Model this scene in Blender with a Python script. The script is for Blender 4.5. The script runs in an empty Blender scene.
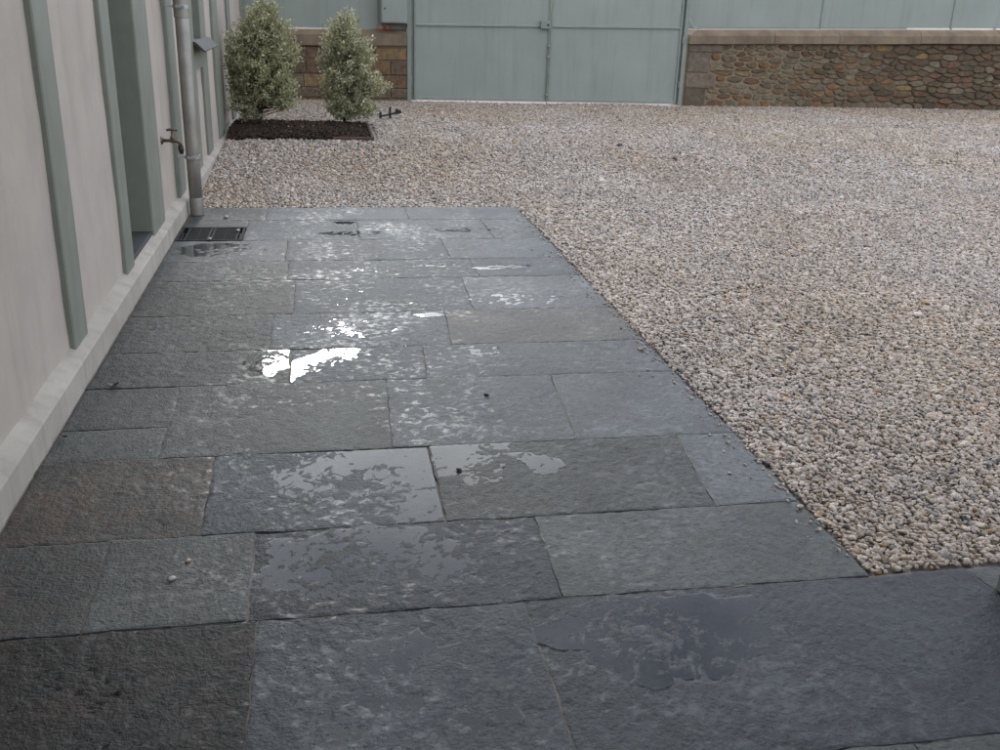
import bpy, math, random
import numpy as np
from mathutils import Vector, Matrix

# ------------------------------------------------------------------ camera, sky, sun, exposure
scene = bpy.context.scene
COL = scene.collection
R3 = ((0.98452, 0.03271, -0.17221), (-0.17255, 0.35359, -0.91935), (0.03082, 0.93483, 0.35376))
cam_data = bpy.data.cameras.new("camera")
cam = bpy.data.objects.new("camera", cam_data)
COL.objects.link(cam)
m = Matrix(R3).to_4x4()
m.translation = (0, 0, 1.5)
cam.matrix_world = m
cam_data.sensor_width = 36.0
cam_data.lens = 36.0 * 975.0 / 1000.0
cam_data.clip_start = 0.05
cam_data.clip_end = 900
scene.camera = cam

SUN_EL, SUN_AZ = math.radians(19.6), math.radians(1.0)      # azimuth from +Y towards +X
world = bpy.data.worlds.new("World")
scene.world = world
world.use_nodes = True
wn, wl = world.node_tree.nodes, world.node_tree.links
wn.clear()
sky = wn.new("ShaderNodeTexSky")
sky.sky_type = 'NISHITA'
sky.sun_disc = False
sky.sun_elevation = SUN_EL
sky.sun_rotation = SUN_AZ
sky.air_density = 1.0
sky.dust_density = 1.5
sky.ozone_density = 2.0
tc = wn.new("ShaderNodeTexCoord")
mp = wn.new("ShaderNodeMapping")
mp.inputs['Scale'].default_value = (1.0, 1.0, 2.2)
mp.inputs['Location'].default_value = (28.77, 14.91, 9.03)
cn = wn.new("ShaderNodeTexNoise")
cn.inputs['Scale'].default_value = 2.6
cn.inputs['Detail'].default_value = 7
cn.inputs['Roughness'].default_value = 0.55
cr = wn.new("ShaderNodeValToRGB")
cr.color_ramp.elements[0].position = 0.36
cr.color_ramp.elements[0].color = (0.40, 0.46, 0.55, 1)
cr.color_ramp.elements[1].position = 0.66
cr.color_ramp.elements[1].color = (1.42, 1.39, 1.35, 1)
veil = wn.new("ShaderNodeVectorMath")                        # thin broken cloud over the whole sky
veil.operation = 'SCALE'
veil.inputs['Scale'].default_value = 8.5
thin = wn.new("ShaderNodeVectorMath")
thin.operation = 'MULTIPLY'
thin.inputs[1].default_value = (0.44, 0.53, 0.66)
mx = wn.new("ShaderNodeVectorMath")
mx.operation = 'ADD'
bg = wn.new("ShaderNodeBackground")
bg.inputs['Strength'].default_value = 0.15
wo = wn.new("ShaderNodeOutputWorld")
wl.new(tc.outputs['Generated'], mp.inputs['Vector'])
wl.new(mp.outputs[0], cn.inputs['Vector'])
wl.new(cn.outputs['Fac'], cr.inputs['Fac'])
wl.new(cr.outputs['Color'], veil.inputs[0])
wl.new(sky.outputs[0], thin.inputs[0])
wl.new(veil.outputs[0], mx.inputs[0])
wl.new(thin.outputs[0], mx.inputs[1])
wl.new(mx.outputs[0], bg.inputs['Color'])
wl.new(bg.outputs[0], wo.inputs['Surface'])

sun_data = bpy.data.lights.new("sun", 'SUN')
sun_data.energy = 0.5
sun_data.angle = math.radians(10)
sun_data.color = (1.0, 0.97, 0.93)
sun = bpy.data.objects.new("sun", sun_data)
COL.objects.link(sun)
sd = Vector((math.sin(SUN_AZ) * math.cos(SUN_EL), math.cos(SUN_AZ) * math.cos(SUN_EL), math.sin(SUN_EL)))
sun.rotation_euler = sd.to_track_quat('Z', 'Y').to_euler()
sun.location = (0, 30, 12)

vs = scene.view_settings
vs.view_transform = 'Standard'
vs.look = 'None'
vs.exposure = 0.2
vs.gamma = 1.0
vs.use_curve_mapping = False
scene.cycles.use_denoising = True
scene.cycles.max_bounces = 6

rng = np.random.default_rng(11)
random.seed(5)


# ------------------------------------------------------------------ helpers
class MB:
    def __init__(self):
        self.v, self.f = [], []

    def add(self, vs_, fs):
        o = len(self.v)
        self.v += [tuple(p) for p in vs_]
        self.f += [tuple(i + o for i in q) for q in fs]
        return self

    def box(self, x0, x1, y0, y1, z0, z1, bev=0.0):
        if bev <= 0:
            vs_ = [(x, y, z) for z in (z0, z1) for y in (y0, y1) for x in (x0, x1)]
            return self.add(vs_, [(0, 2, 3, 1), (4, 5, 7, 6), (0, 1, 5, 4), (2, 6, 7, 3), (0, 4, 6, 2), (1, 3, 7, 5)])
        c = [(x0, x1), (y0, y1), (z0, z1)]
        idx, vs_ = {}, []
        for sx in (0, 1):
            for sy in (0, 1):
                for sz in (0, 1):
                    s = (sx, sy, sz)
                    for ax in range(3):
                        p = []
                        for k in range(3):
                            d = bev if k != ax else 0.0
                            p.append(c[k][s[k]] + (d if s[k] == 0 else -d))
                        idx[(s, ax)] = len(vs_)
                        vs_.append(p)
        fs = []
        ctr = Vector(((x0 + x1) / 2, (y0 + y1) / 2, (z0 + z1) / 2))

        def face(keys):
            q = [idx[k] for k in keys]
            p = [Vector(vs_[i]) for i in q]
            n = (p[1] - p[0]).cross(p[2] - p[0])
            if n.dot(sum(p, Vector()) / len(p) - ctr) < 0:
                q.reverse()
            fs.append(tuple(q))
        for ax in range(3):
            a, b = [k for k in range(3) if k != ax]
            for s0 in (0, 1):
                ks = []
                for (u, w) in ((0, 0), (1, 0), (1, 1), (0, 1)):
                    s = [0, 0, 0]
                    s[ax], s[a], s[b] = s0, u, w
                    ks.append((tuple(s), ax))
                face(ks)
            for u in (0, 1):
                for w in (0, 1):
                    s = [0, 0, 0]
                    s[a], s[b] = u, w
                    e = list(s)
                    e[ax] = 1
                    face([(tuple(s), a), (tuple(e), a), (tuple(e), b), (tuple(s), b)])
        for sx in (0, 1):
            for sy in (0, 1):
                for sz in (0, 1):
                    face([((sx, sy, sz), k) for k in range(3)])
        return self.add(vs_, fs)

    def tube(self, pts, rad, n=8, cap=True):
        pts = [Vector(p) for p in pts]
        if not hasattr(rad, '__len__'):
            rad = [rad] * len(pts)
        rings, vs_, fs = [], [], []
        ref = None
        for i, p in enumerate(pts):
            t = (pts[min(i + 1, len(pts) - 1)] - pts[max(i - 1, 0)]).normalized()
            if ref is None or abs(ref.dot(t)) > 0.98:
                ref = Vector((0, 0, 1)) if abs(t.z) < 0.9 else Vector((1, 0, 0))
            a = t.cross(ref).normalized()
            b = t.cross(a).normalized()
            ring = []
            for k in range(n):
                an = 2 * math.pi * k / n
                ring.append(len(vs_))
                vs_.append(p + (a * math.cos(an) + b * math.sin(an)) * rad[i])
            rings.append(ring)
        for i in range(len(rings) - 1):
            for k in range(n):
                k2 = (k + 1) % n
                fs.append((rings[i][k2], rings[i][k], rings[i + 1][k], rings[i + 1][k2]))
        if cap:
            fs.append(tuple(rings[0]))
            fs.append(tuple(reversed(rings[-1])))
        return self.add(vs_, fs)

    def prism(self, prof, axis, a0, a1):
        """prof: list of 2D points; axis 'x' -> (y,z); axis 'y' -> (x,z); axis 'z' -> (x,y)"""
        def mk(p, a):
            return {'x': (a, p[0], p[1]), 'y': (p[0], a, p[1]), 'z': (p[0], p[1], a)}[axis]
        n = len(prof)
        vs_ = [mk(p, a0) for p in prof] + [mk(p, a1) for p in prof]
        fs = [tuple(range(n - 1, -1, -1)), tuple(range(n, 2 * n))]
        for k in range(n):
            k2 = (k + 1) % n
            fs.append((k, k2, n + k2, n + k))
        return self.add(vs_, fs)

    def shear(self, fn):
        self.v = [fn(*p) for p in self.v]
        return self

    def build(self, name, mat, parent=None, smooth=False, kind=None):
        me = bpy.data.meshes.new(name)
        me.from_pydata(self.v, [], self.f)
        import bmesh
        bm = bmesh.new()
        bm.from_mesh(me)
        bmesh.ops.recalc_face_normals(bm, faces=bm.faces)
        bm.to_mesh(me)
        bm.free()
        return mesh_obj(name, me, mat, parent, smooth, kind)


def mesh_obj(name, me, mat, parent=None, smooth=False, kind=None):
    if mat is not None:
        me.materials.append(mat)
    if smooth:
        me.polygons.foreach_set('use_smooth', [True] * len(me.polygons))
    o = bpy.data.objects.new(name, me)
    COL.objects.link(o)
    if parent is not None:
        o.parent = parent
        o.matrix_parent_inverse = Matrix.Translation(-Vector(parent.location))
    if kind:
        o['kind'] = kind
    return o


def tag(o, label, cat, group=None):
    o['label'] = label
    o['category'] = cat
    if group:
        o['group'] = group
    return o


def thing(name, loc, label, cat, group=None):
    o = bpy.data.objects.new(name, None)
    o.empty_display_size = 0.1
    COL.objects.link(o)
    o.location = loc
    return tag(o, label, cat, group)


# vectorised gradient noise
def _h(ix, iy, seed):
    n = (ix.astype(np.int64) * 374761393 + iy.astype(np.int64) * 668265263 + seed * 974711) & 0xffffffff
    n = ((n ^ (n >> 13)) * 1274126177) & 0xffffffff
    return ((n ^ (n >> 16)) & 0xffff) / 65535.0 * 2 * math.pi


def perlin(x, y, seed=0):
    x0, y0 = np.floor(x), np.floor(y)
    fx, fy = x - x0, y - y0
    u = fx * fx * fx * (fx * (fx * 6 - 15) + 10)
    w = fy * fy * fy * (fy * (fy * 6 - 15) + 10)

    def g(dx, dy):
        a = _h(x0 + dx, y0 + dy, seed)
        return np.cos(a) * (fx - dx) + np.sin(a) * (fy - dy)
    a, b, c, d = g(0, 0), g(1, 0), g(0, 1), g(1, 1)
    return ((a + (b - a) * u) * (1 - w) + (c + (d - c) * u) * w) * 1.5


def fbm(x, y, seed=0, oct=3, gain=0.5):
    s, a = 0, 1.0
    for k in range(oct):
        s = s + a * perlin(x * 2 ** k, y * 2 ** k, seed + 17 * k)
        a *= gain
    return s


def sstep(a, b, x):
    t = np.clip((x - a) / (b - a), 0, 1)
    return t * t * (3 - 2 * t)


# ------------------------------------------------------------------ materials
def mat_new(name):
    ma = bpy.data.materials.new(name)
    ma.use_nodes = True
    nt = ma.node_tree
    return ma, nt.nodes, nt.links, nt.nodes['Principled BSDF']


def N(ns, t, **kw):
    n = ns.new(t)
    for k, v in kw.items():
        if k in n.inputs.keys():
            n.inputs[k].default_value = v
        else:
            setattr(n, k, v)
    return n


def noise(ns, ls, scale, detail=4, rough=0.55, coord=None, dist=0.0):
    n = N(ns, 'ShaderNodeTexNoise')
    n.inputs['Scale'].default_value = scale
    n.inputs['Detail'].default_value = detail
    n.inputs['Roughness'].default_value = rough
    n.inputs['Distortion'].default_value = dist
    if coord is not None:
        ls.new(coord, n.inputs['Vector'])
    return n


def ramp(ns, ls, fac, stops):
    r = ns.new('ShaderNodeValToRGB')
    els = r.color_ramp.elements
    while len(els) < len(stops):
        els.new(0.5)
    for e, (p, c) in zip(els, stops):
        e.position = p
        e.color = (*c, 1) if len(c) == 3 else c
    ls.new(fac, r.inputs['Fac'])
    return r


def mixc(ns, ls, fac, a, b, mode='MIX'):
    n = ns.new('ShaderNodeMix')
    n.data_type = 'RGBA'
    n.blend_type = mode
    for s, v in ((0, fac), (6, a), (7, b)):
        if hasattr(v, 'is_linked') or hasattr(v, 'links'):
            ls.new(v, n.inputs[s])
        elif s == 0:
            n.inputs[0].default_value = v
        else:
            n.inputs[s].default_value = (*v, 1)
    return n.outputs[2]


def bump(ns, ls, h, strength, dist, prev=None):
    b = ns.new('ShaderNodeBump')
    b.inputs['Strength'].default_value = strength
    b.inputs['Distance'].default_value = dist
    ls.new(h, b.inputs['Height'])
    if prev is not None:
        ls.new(prev, b.inputs['Normal'])
    return b.outputs['Normal']


def geo_pos(ns):
    return ns.new('ShaderNodeNewGeometry').outputs['Position']


def simple(name, col, rough=0.6, var=0.15, scale=8, bscale=60, bstr=0.2, bdist=0.002, metal=0.0, streak=None):
    ma, ns, ls, p = mat_new(name)
    pos = geo_pos(ns)
    n1 = noise(ns, ls, scale, 5, 0.6, pos)
    dark = tuple(c * (1 - var) for c in col)
    light = tuple(min(1, c * (1 + var)) for c in col)
    r = ramp(ns, ls, n1.outputs['Fac'], [(0.3, dark), (0.7, light)])
    c = r.outputs['Color']
    if streak:
        mpn = ns.new('ShaderNodeMapping')
        mpn.inputs['Scale'].default_value = (9, 9, 0.7)
        ls.new(pos, mpn.inputs['Vector'])
        n3 = noise(ns, ls, 1.0, 5, 0.6, mpn.outputs[0])
        r3 = ramp(ns, ls, n3.outputs['Fac'], [(0.5, (0, 0, 0)), (0.75, (streak[3],) * 3)])
        c = mixc(ns, ls, r3.outputs['Color'], c, streak[:3])
    ls.new(c, p.inputs['Base Color'])
    p.inputs['Roughness'].default_value = rough
    p.inputs['Metallic'].default_value = metal
    n2 = noise(ns, ls, bscale, 4, 0.6, pos)
    ls.new(bump(ns, ls, n2.outputs['Fac'], bstr, bdist), p.inputs['Normal'])
    return ma


def make_slate():
    ma, ns, ls, p = mat_new('riven_slate')
    pos = geo_pos(ns)
    oi = ns.new('ShaderNodeObjectInfo')
    off = ns.new('ShaderNodeVectorMath')
    off.operation = 'ADD'
    sc_ = ns.new('ShaderNodeVectorMath')
    sc_.operation = 'SCALE'
    cmb = ns.new('ShaderNodeCombineXYZ')
    ls.new(oi.outputs['Random'], cmb.inputs[0])
    ls.new(oi.outputs['Random'], cmb.inputs[1])
    ls.new(cmb.outputs[0], sc_.inputs[0])
    sc_.inputs['Scale'].default_value = 40
    ls.new(pos, off.inputs[0])
    ls.new(sc_.outputs[0], off.inputs[1])
    co = off.outputs[0]
    n1 = noise(ns, ls, 3.0, 6, 0.6, co, 0.6)
    v1 = ramp(ns, ls, n1.outputs['Fac'], [(0.25, (0.62, 0.62, 0.62)), (0.75, (1.38, 1.38, 1.38))])
    c = mixc(ns, ls, 1.0, oi.outputs['Color'], v1.outputs['Color'], 'MULTIPLY')
    n2 = noise(ns, ls, 38, 5, 0.65, co)
    v2 = ramp(ns, ls, n2.outputs['Fac'], [(0.3, (0.7, 0.7, 0.7)), (0.7, (1.3, 1.3, 1.3))])
    c = mixc(ns, ls, 1.0, c, v2.outputs['Color'], 'MULTIPLY')
    # iron staining, its amount set per slab
    n3 = noise(ns, ls, 4.5, 6, 0.65, co, 1.0)
    r3 = ramp(ns, ls, n3.outputs['Fac'], [(0.46, (0, 0, 0)), (0.72, (1, 1, 1))])
    mm = ns.new('ShaderNodeMath')
    mm.operation = 'MULTIPLY'
    ls.new(r3.outputs['Color'], mm.inputs[0])
    ls.new(oi.outputs['Alpha'], mm.inputs[1])
    c = mixc(ns, ls, mm.outputs[0], c, (0.13, 0.062, 0.028))
    # small dark flecks and pale scuffs
    n4 = noise(ns, ls, 150, 2, 0.5, co)
    r4 = ramp(ns, ls, n4.outputs['Fac'], [(0.66, (0, 0, 0)), (0.74, (0.5, 0.5, 0.5))])
    c = mixc(ns, ls, r4.outputs['Color'], c, (0.2, 0.2, 0.19))
    mpp = ns.new('ShaderNodeMapping')
    mpp.inputs['Scale'].default_value = (55, 120, 60)
    ls.new(co, mpp.inputs['Vector'])
    n9 = noise(ns, ls, 1.0, 3, 0.6, mpp.outputs[0], 0.4)
    r9 = ramp(ns, ls, n9.outputs['Fac'], [(0.56, (0, 0, 0)), (0.68, (0.75,) * 3)])
    c = mixc(ns, ls, r9.outputs['Color'], c, (0.012, 0.012, 0.012))
    ls.new(c, p.inputs['Base Color'])
    # thin water held in the hollows
    n5 = noise(ns, ls, 1.7, 4, 0.6, pos, 0.5)
    r5 = ramp(ns, ls, n5.outputs['Fac'], [(0.36, (0.0,) * 3), (0.64, (0.17,) * 3)])
    mpf = ns.new('ShaderNodeMapping')
    mpf.inputs['Scale'].default_value = (24, 30, 24)
    ls.new(co, mpf.inputs['Vector'])
    nf = noise(ns, ls, 1.0, 4, 0.62, mpf.outputs[0], 0.8)
    addf = ns.new('ShaderNodeMath')
    addf.operation = 'ADD'
    ls.new(nf.outputs['Fac'], addf.inputs[0])
    ls.new(r5.outputs['Color'], addf.inputs[1])
    film = ramp(ns, ls, addf.outputs[0], [(0.62, (0, 0, 0)), (0.78, (1, 1, 1))]).outputs['Color']
    rr = mixc(ns, ls, film, (0.55,) * 3, (0.42,) * 3)
    ls.new(rr, p.inputs['Roughness'])
    p.inputs['IOR'].default_value = 1.4
    spl = mixc(ns, ls, film, (0.40,) * 3, (0.5,) * 3)
    ls.new(spl, p.inputs['Specular IOR Level'])
    n6 = noise(ns, ls, 95, 5, 0.6, co)
    b1 = bump(ns, ls, n6.outputs['Fac'], 1.0, 0.0055)
    n7 = noise(ns, ls, 28, 4, 0.6, co, 0.8)
    n8 = noise(ns, ls, 260, 3, 0.6, co)
    b0 = bump(ns, ls, n8.outputs['Fac'], 0.5, 0.0016, b1)
    b2 = bump(ns, ls, n7.outputs['Fac'], 0.35, 0.009, b0)
    b3 = bump(ns, ls, r9.outputs['Color'], -0.6, 0.003, b2)
    gn = ns.new('ShaderNodeNewGeometry').outputs['Normal']
    nm = ns.new('ShaderNodeMix')
    nm.data_type = 'VECTOR'
    ls.new(film, nm.inputs[0])
    ls.new(b3, nm.inputs[4])
    ls.new(gn, nm.inputs[5])
    nn = ns.new('ShaderNodeVectorMath')
    nn.operation = 'NORMALIZE'
    ls.new(nm.outputs[1], nn.inputs[0])
    ls.new(nn.outputs[0], p.inputs['Normal'])
    return ma


def make_water():
    ma = bpy.data.materials.new('rain_water')
    ma.use_nodes = True
    ns, ls = ma.node_tree.nodes, ma.node_tree.links
    ns.clear()
    out = ns.new('ShaderNodeOutputMaterial')
    fr = ns.new('ShaderNodeFresnel')
    fr.inputs['IOR'].default_value = 1.33
    tr = ns.new('ShaderNodeBsdfTransparent')
    tr.inputs['Color'].default_value = (0.93, 0.95, 0.95, 1)
    gl = ns.new('ShaderNodeBsdfGlossy')
    gl.inputs['Roughness'].default_value = 0.015
    gl.inputs['Color'].default_value = (1, 1, 1, 1)
    pos = geo_pos(ns)
    n = noise(ns, ls, 26, 3, 0.5, pos)
    nb = bump(ns, ls, n.outputs['Fac'], 0.05, 0.003)
    ls.new(nb, gl.inputs['Normal'])
    mix = ns.new('ShaderNodeMixShader')
    ls.new(fr.outputs[0], mix.inputs[0])
    ls.new(tr.outputs[0], mix.inputs[1])
    ls.new(gl.outputs[0], mix.inputs[2])
    ls.new(mix.outputs[0], out.inputs['Surface'])
    return ma


def make_rubble():
    ma, ns, ls, p = mat_new('rubble_stone')
    pos = geo_pos(ns)
    oi = ns.new('ShaderNodeObjectInfo')
    n1 = noise(ns, ls, 14, 5, 0.65, pos, 0.5)
    v = ramp(ns, ls, n1.outputs['Fac'], [(0.3, (0.55,) * 3), (0.7, (1.4,) * 3)])
    c = mixc(ns, ls, 1.0, oi.outputs['Color'], v.outputs['Color'], 'MULTIPLY')
    n2 = noise(ns, ls, 26, 4, 0.6, pos)
    r2 = ramp(ns, ls, n2.outputs['Fac'], [(0.62, (0, 0, 0)), (0.74, (0.55,) * 3)])
    c = mixc(ns, ls, r2.outputs['Color'], c, (0.27, 0.225, 0.16))
    ls.new(c, p.inputs['Base Color'])
    p.inputs['Roughness'].default_value = 0.75
    n3 = noise(ns, ls, 40, 5, 0.65, pos)
    ls.new(bump(ns, ls, n3.outputs['Fac'], 0.8, 0.02), p.inputs['Normal'])
    return ma


def make_pebble():
    ma, ns, ls, p = mat_new('wet_pebble')
    at = ns.new('ShaderNodeAttribute')
    at.attribute_type = 'INSTANCER'
    at.attribute_name = 'pcol'
    tcn = ns.new('ShaderNodeTexCoord')
    n1 = noise(ns, ls, 2.0, 3, 0.6, geo_pos(ns))
    n1.inputs['Scale'].default_value = 160
    v = ramp(ns, ls, n1.outputs['Fac'], [(0.3, (0.75,) * 3), (0.7, (1.25,) * 3)])
    c = mixc(ns, ls, 1.0, at.outputs['Color'], v.outputs['Color'], 'MULTIPLY')
    ls.new(c, p.inputs['Base Color'])
    p.inputs['Roughness'].default_value = 0.42
    return ma


def make_gravel_bed():
    ma, ns, ls, p = mat_new('gravel_bed')
    pos = geo_pos(ns)
    vo = N(ns, 'ShaderNodeTexVoronoi')
    vo.inputs['Scale'].default_value = 55
    ls.new(pos, vo.inputs['Vector'])
    r = ramp(ns, ls, vo.outputs['Color'], [(0.1, (0.16, 0.14, 0.12)), (0.5, (0.29, 0.26, 0.235)), (0.9, (0.38, 0.35, 0.33))])
    ls.new(r.outputs['Color'], p.inputs['Base Color'])
    p.inputs['Roughness'].default_value = 0.7
    ls.new(bump(ns, ls, vo.outputs['Distance'], -0.8, 0.02), p.inputs['Normal'])
    return ma


def make_leaf(name='shrub_leaf'):
    ma, ns, ls, p = mat_new(name)
    at = ns.new('ShaderNodeAttribute')
    at.attribute_name = 'lcol'
    ls.new(at.outputs['Color'], p.inputs['Base Color'])
    p.inputs['Roughness'].default_value = 0.4
    tl = ns.new('ShaderNodeBsdfTranslucent')
    ls.new(at.outputs['Color'], tl.inputs['Color'])
    mix = ns.new('ShaderNodeMixShader')
    mix.inputs[0].default_value = 0.35
    ls.new(p.outputs[0], mix.inputs[1])
    ls.new(tl.outputs[0], mix.inputs[2])
    ls.new(mix.outputs[0], ns['Material Output'].inputs['Surface'])
    return ma


M = {}
M['slate'] = make_slate()
M['water'] = make_water()
M['rubble'] = make_rubble()
M['pebble'] = make_pebble()
M['bed'] = make_gravel_bed()
M['leaf'] = make_leaf()
M['sand_mortar'] = simple('sandy_mortar', (0.10, 0.078, 0.05), 0.85, 0.5, 9, 140, 0.6, 0.004)
M['joint'] = simple('pointing_mortar', (0.13, 0.112, 0.086), 0.8, 0.55, 5, 140, 0.6, 0.004)
M['earth'] = simple('bare_earth', (0.12, 0.10, 0.08), 0.9, 0.3, 2, 30, 0.6, 0.02)
M['render'] = simple('lime_render', (0.405, 0.355, 0.31), 0.88, 0.10, 2.5, 210, 0.35, 0.003, streak=(0.29, 0.25, 0.21, 0.4))
M['plinth'] = simple('cement_plinth', (0.36, 0.327, 0.285), 0.85, 0.16, 3.5, 110, 0.4, 0.004, streak=(0.2, 0.18, 0.15, 0.6))
M['timber'] = simple('grey_green_timber', (0.19, 0.20, 0.165), 0.55, 0.1, 5, 70, 0.25, 0.002, streak=(0.125, 0.135, 0.105, 0.5))
M['timber_olive'] = M['timber']
M['steel'] = simple('grey_green_sheet', (0.27, 0.298, 0.262), 0.55, 0.07, 1.6, 12, 0.05, 0.004, streak=(0.17, 0.19, 0.155, 0.45))
M['steel_frame'] = simple('grey_green_tube', (0.225, 0.25, 0.215), 0.45, 0.1, 6, 40, 0.1, 0.002)
M['zinc'] = simple('weathered_zinc', (0.26, 0.245, 0.22), 0.42, 0.22, 7, 30, 0.12, 0.002, metal=0.55, streak=(0.33, 0.28, 0.21, 0.6))
M['clip'] = simple('galvanised_clip', (0.4, 0.4, 0.4), 0.35, 0.1, 9, 60, 0.1, 0.001, metal=0.8)
M['brass'] = simple('dull_brass', (0.11, 0.08, 0.05), 0.45, 0.25, 30, 120, 0.2, 0.001, metal=0.5)
M['black'] = simple('black_iron', (0.012, 0.012, 0.012), 0.55, 0.3, 30, 120, 0.3, 0.001)
M['cast'] = simple('cast_iron_grate', (0.012, 0.012, 0.012), 0.8, 0.3, 30, 150, 0.4, 0.001)
M['coping'] = simple('weathered_coping', (0.205, 0.15, 0.098), 0.8, 0.32, 3.2, 60, 0.6, 0.01, streak=(0.1, 0.085, 0.065, 0.6))
M['mortar_light'] = simple('lime_mortar', (0.25, 0.195, 0.13), 0.9, 0.2, 9, 80, 0.5, 0.006)
M['mortar_dark'] = simple('mossy_joint', (0.07, 0.056, 0.036), 0.95, 0.4, 9, 80, 0.5, 0.006)
def make_wall_mortar():
    ma, ns, ls, p = mat_new('wall_mortar')
    pos = geo_pos(ns)
    sx = ns.new('ShaderNodeSeparateXYZ')
    ls.new(pos, sx.inputs[0])
    n1 = noise(ns, ls, 1.6, 5, 0.65, pos, 0.6)
    ad = ns.new('ShaderNodeMath')
    ad.operation = 'MULTIPLY_ADD'
    ls.new(n1.outputs['Fac'], ad.inputs[0])
    ad.inputs[1].default_value = 5.0
    ls.new(sx.outputs['X'], ad.inputs[2])
    mr = ns.new('ShaderNodeMapRange')
    mr.inputs['From Min'].default_value = 9.6
    mr.inputs['From Max'].default_value = 12.2
    ls.new(ad.outputs[0], mr.inputs['Value'])
    c = mixc(ns, ls, mr.outputs[0], (0.24, 0.185, 0.12), (0.062, 0.05, 0.032))     # lime pointing, washed out and mossy further along
    ls.new(c, p.inputs['Base Color'])
    p.inputs['Roughness'].default_value = 0.9
    n2 = noise(ns, ls, 70, 4, 0.6, pos)
    ls.new(bump(ns, ls, n2.outputs['Fac'], 0.6, 0.006), p.inputs['Normal'])
    return ma


M['mortar_wall'] = make_wall_mortar()
M['concrete'] = simple('pale_concrete', (0.5, 0.43, 0.42), 0.8, 0.12, 9, 80, 0.3, 0.004)
M['cream'] = simple('glint_strip', (0.75, 0.7, 0.58), 0.5, 0.08, 9, 60, 0.1, 0.001)  # cream colour stands in for bright light at the screen's foot
M['orange'] = simple('orange_duct', (0.5, 0.14, 0.06), 0.5, 0.1, 9, 60, 0.1, 0.001)
M['bark'] = simple('dark_bark', (0.045, 0.035, 0.025), 0.85, 0.3, 20, 90, 0.6, 0.004)
M['mulch'] = simple('bark_mulch', (0.030, 0.017, 0.010), 0.95, 0.5, 40, 120, 0.5, 0.004)
M['board'] = simple('stained_board', (0.085, 0.05, 0.032), 0.75, 0.3, 12, 90, 0.4, 0.003)
M['slate_dark'] = simple('slate_sill', (0.04, 0.042, 0.042), 0.75, 0.2, 8, 80, 0.4, 0.003)
M['glass_dark'] = simple('window_glass', (0.02, 0.025, 0.025), 0.08, 0.05, 5, 5, 0.0, 0.001)
M['roof'] = simple('slate_roof', (0.07, 0.075, 0.085), 0.6, 0.2, 8, 40, 0.4, 0.01)
M['chip_white'] = simple('white_chip', (0.36, 0.34, 0.31), 0.5, 0.15, 60, 200, 0.3, 0.001)
M['chip_tan'] = simple('tan_chip', (0.36, 0.24, 0.15), 0.5, 0.2, 60, 200, 0.3, 0.001)
M['leaf_brown'] = simple('dead_leaf', (0.05, 0.022, 0.014), 0.6, 0.3, 60, 200, 0.3, 0.001)
M['leaf_black'] = simple('wet_dead_leaf', (0.018, 0.015, 0.013), 0.4, 0.3, 60, 200, 0.3, 0.001)

# ------------------------------------------------------------------ ground
WX = -0.975          # face of the house plinth at the paving
PR = 1.517           # gravel-side edge of the paving
GY = 15.0            # plane of the gate and boundary walls


def gz(x, y):
    return 0.135 * sstep(7.7, 11.2, np.asarray(y, float)) + 0.012 * perlin(np.asarray(x, float) * 0.7, np.asarray(y, float) * 0.7, 3) * sstep(2.2, 4.0, np.asarray(y, float))


MB().add([(-400, -400, -0.12), (400, -400, -0.12), (400, 400, -0.12), (-400, 400, -0.12)], [(0, 1, 2, 3)]).build('ground', M['earth'], kind='structure')

# gravel bed: the sheet the pebbles lie on
xs, ys = np.arange(-0.99, 14.01, 0.2), np.arange(-3.0, 15.21, 0.2)
gx, gy = np.meshgrid(xs, ys)
gh = gz(gx, gy) - 0.022
vb = np.stack([gx, gy, gh], -1).reshape(-1, 3)
nx = len(xs)
fb = [(j * nx + i, j * nx + i + 1, (j + 1) * nx + i + 1, (j + 1) * nx + i)
      for j in range(len(ys) - 1) for i in range(nx - 1)
      if not (gx[j, i] < PR - 0.25 and gy[j, i] < 7.3)]
me = bpy.data.meshes.new('gravel_bed')
me.from_pydata(vb.tolist(), [], fb)
mesh_obj('gravel_bed', me, M['bed'], kind='structure', smooth=True)


# pebbles: points with size, turn and colour; the pebble is set on each by nodes
def pebble_points():
    out = []
    bands = [(2.16, 4.2, 0.0132, 0.84), (4.2, 6.5, 0.0148, 0.88), (6.5, 9.5, 0.0185, 1.0), (9.5, 15.0, 0.0225, 1.2)]
    for (ya, yb, sp, s) in bands:
        xa, xb = -0.96, 1.95 + 0.74 * (yb - 2.2) + 0.7
        gx_, gy_ = np.meshgrid(np.arange(xa, xb, sp), np.arange(ya, yb, sp))
        x = gx_.ravel() + rng.uniform(-.5, .5, gx_.size) * sp
        y = gy_.ravel() + rng.uniform(-.5, .5, gx_.size) * sp
        edge = 0.004 + 0.008 * fbm(y * 9, x * 0, 4, 2)
        keep = (x < 1.95 + 0.74 * (y - 2.2) + 0.7) & ((x > PR + 0.008 + edge) | (y > 7.645 + 0.01 * fbm(x * 9, x * 0, 5, 2)))
        keep &= (y > 2.222) | (x < 0)
        keep &= ~((x < 0.6) & (y > 10.62 + 0.05 * fbm(x * 5, x * 0, 8, 2)) & (y < 12.1))
        x, y = x[keep], y[keep]
        z = gz(x, y) - 0.006 + rng.normal(0, 0.0035, x.size)
        out.append(np.stack([x, y, z, np.full(x.size, s)], 1))
    # a few kicked on to the slabs along the edge
    m_ = 380
    y = rng.uniform(2.3, 7.6, m_)
    x = PR - np.abs(rng.exponential(0.035, m_)) * 1.0
    out.append(np.stack([x, y, np.full(m_, 0.004), rng.uniform(0.25, 0.6, m_)], 1))
    return np.concatenate(out)


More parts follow.
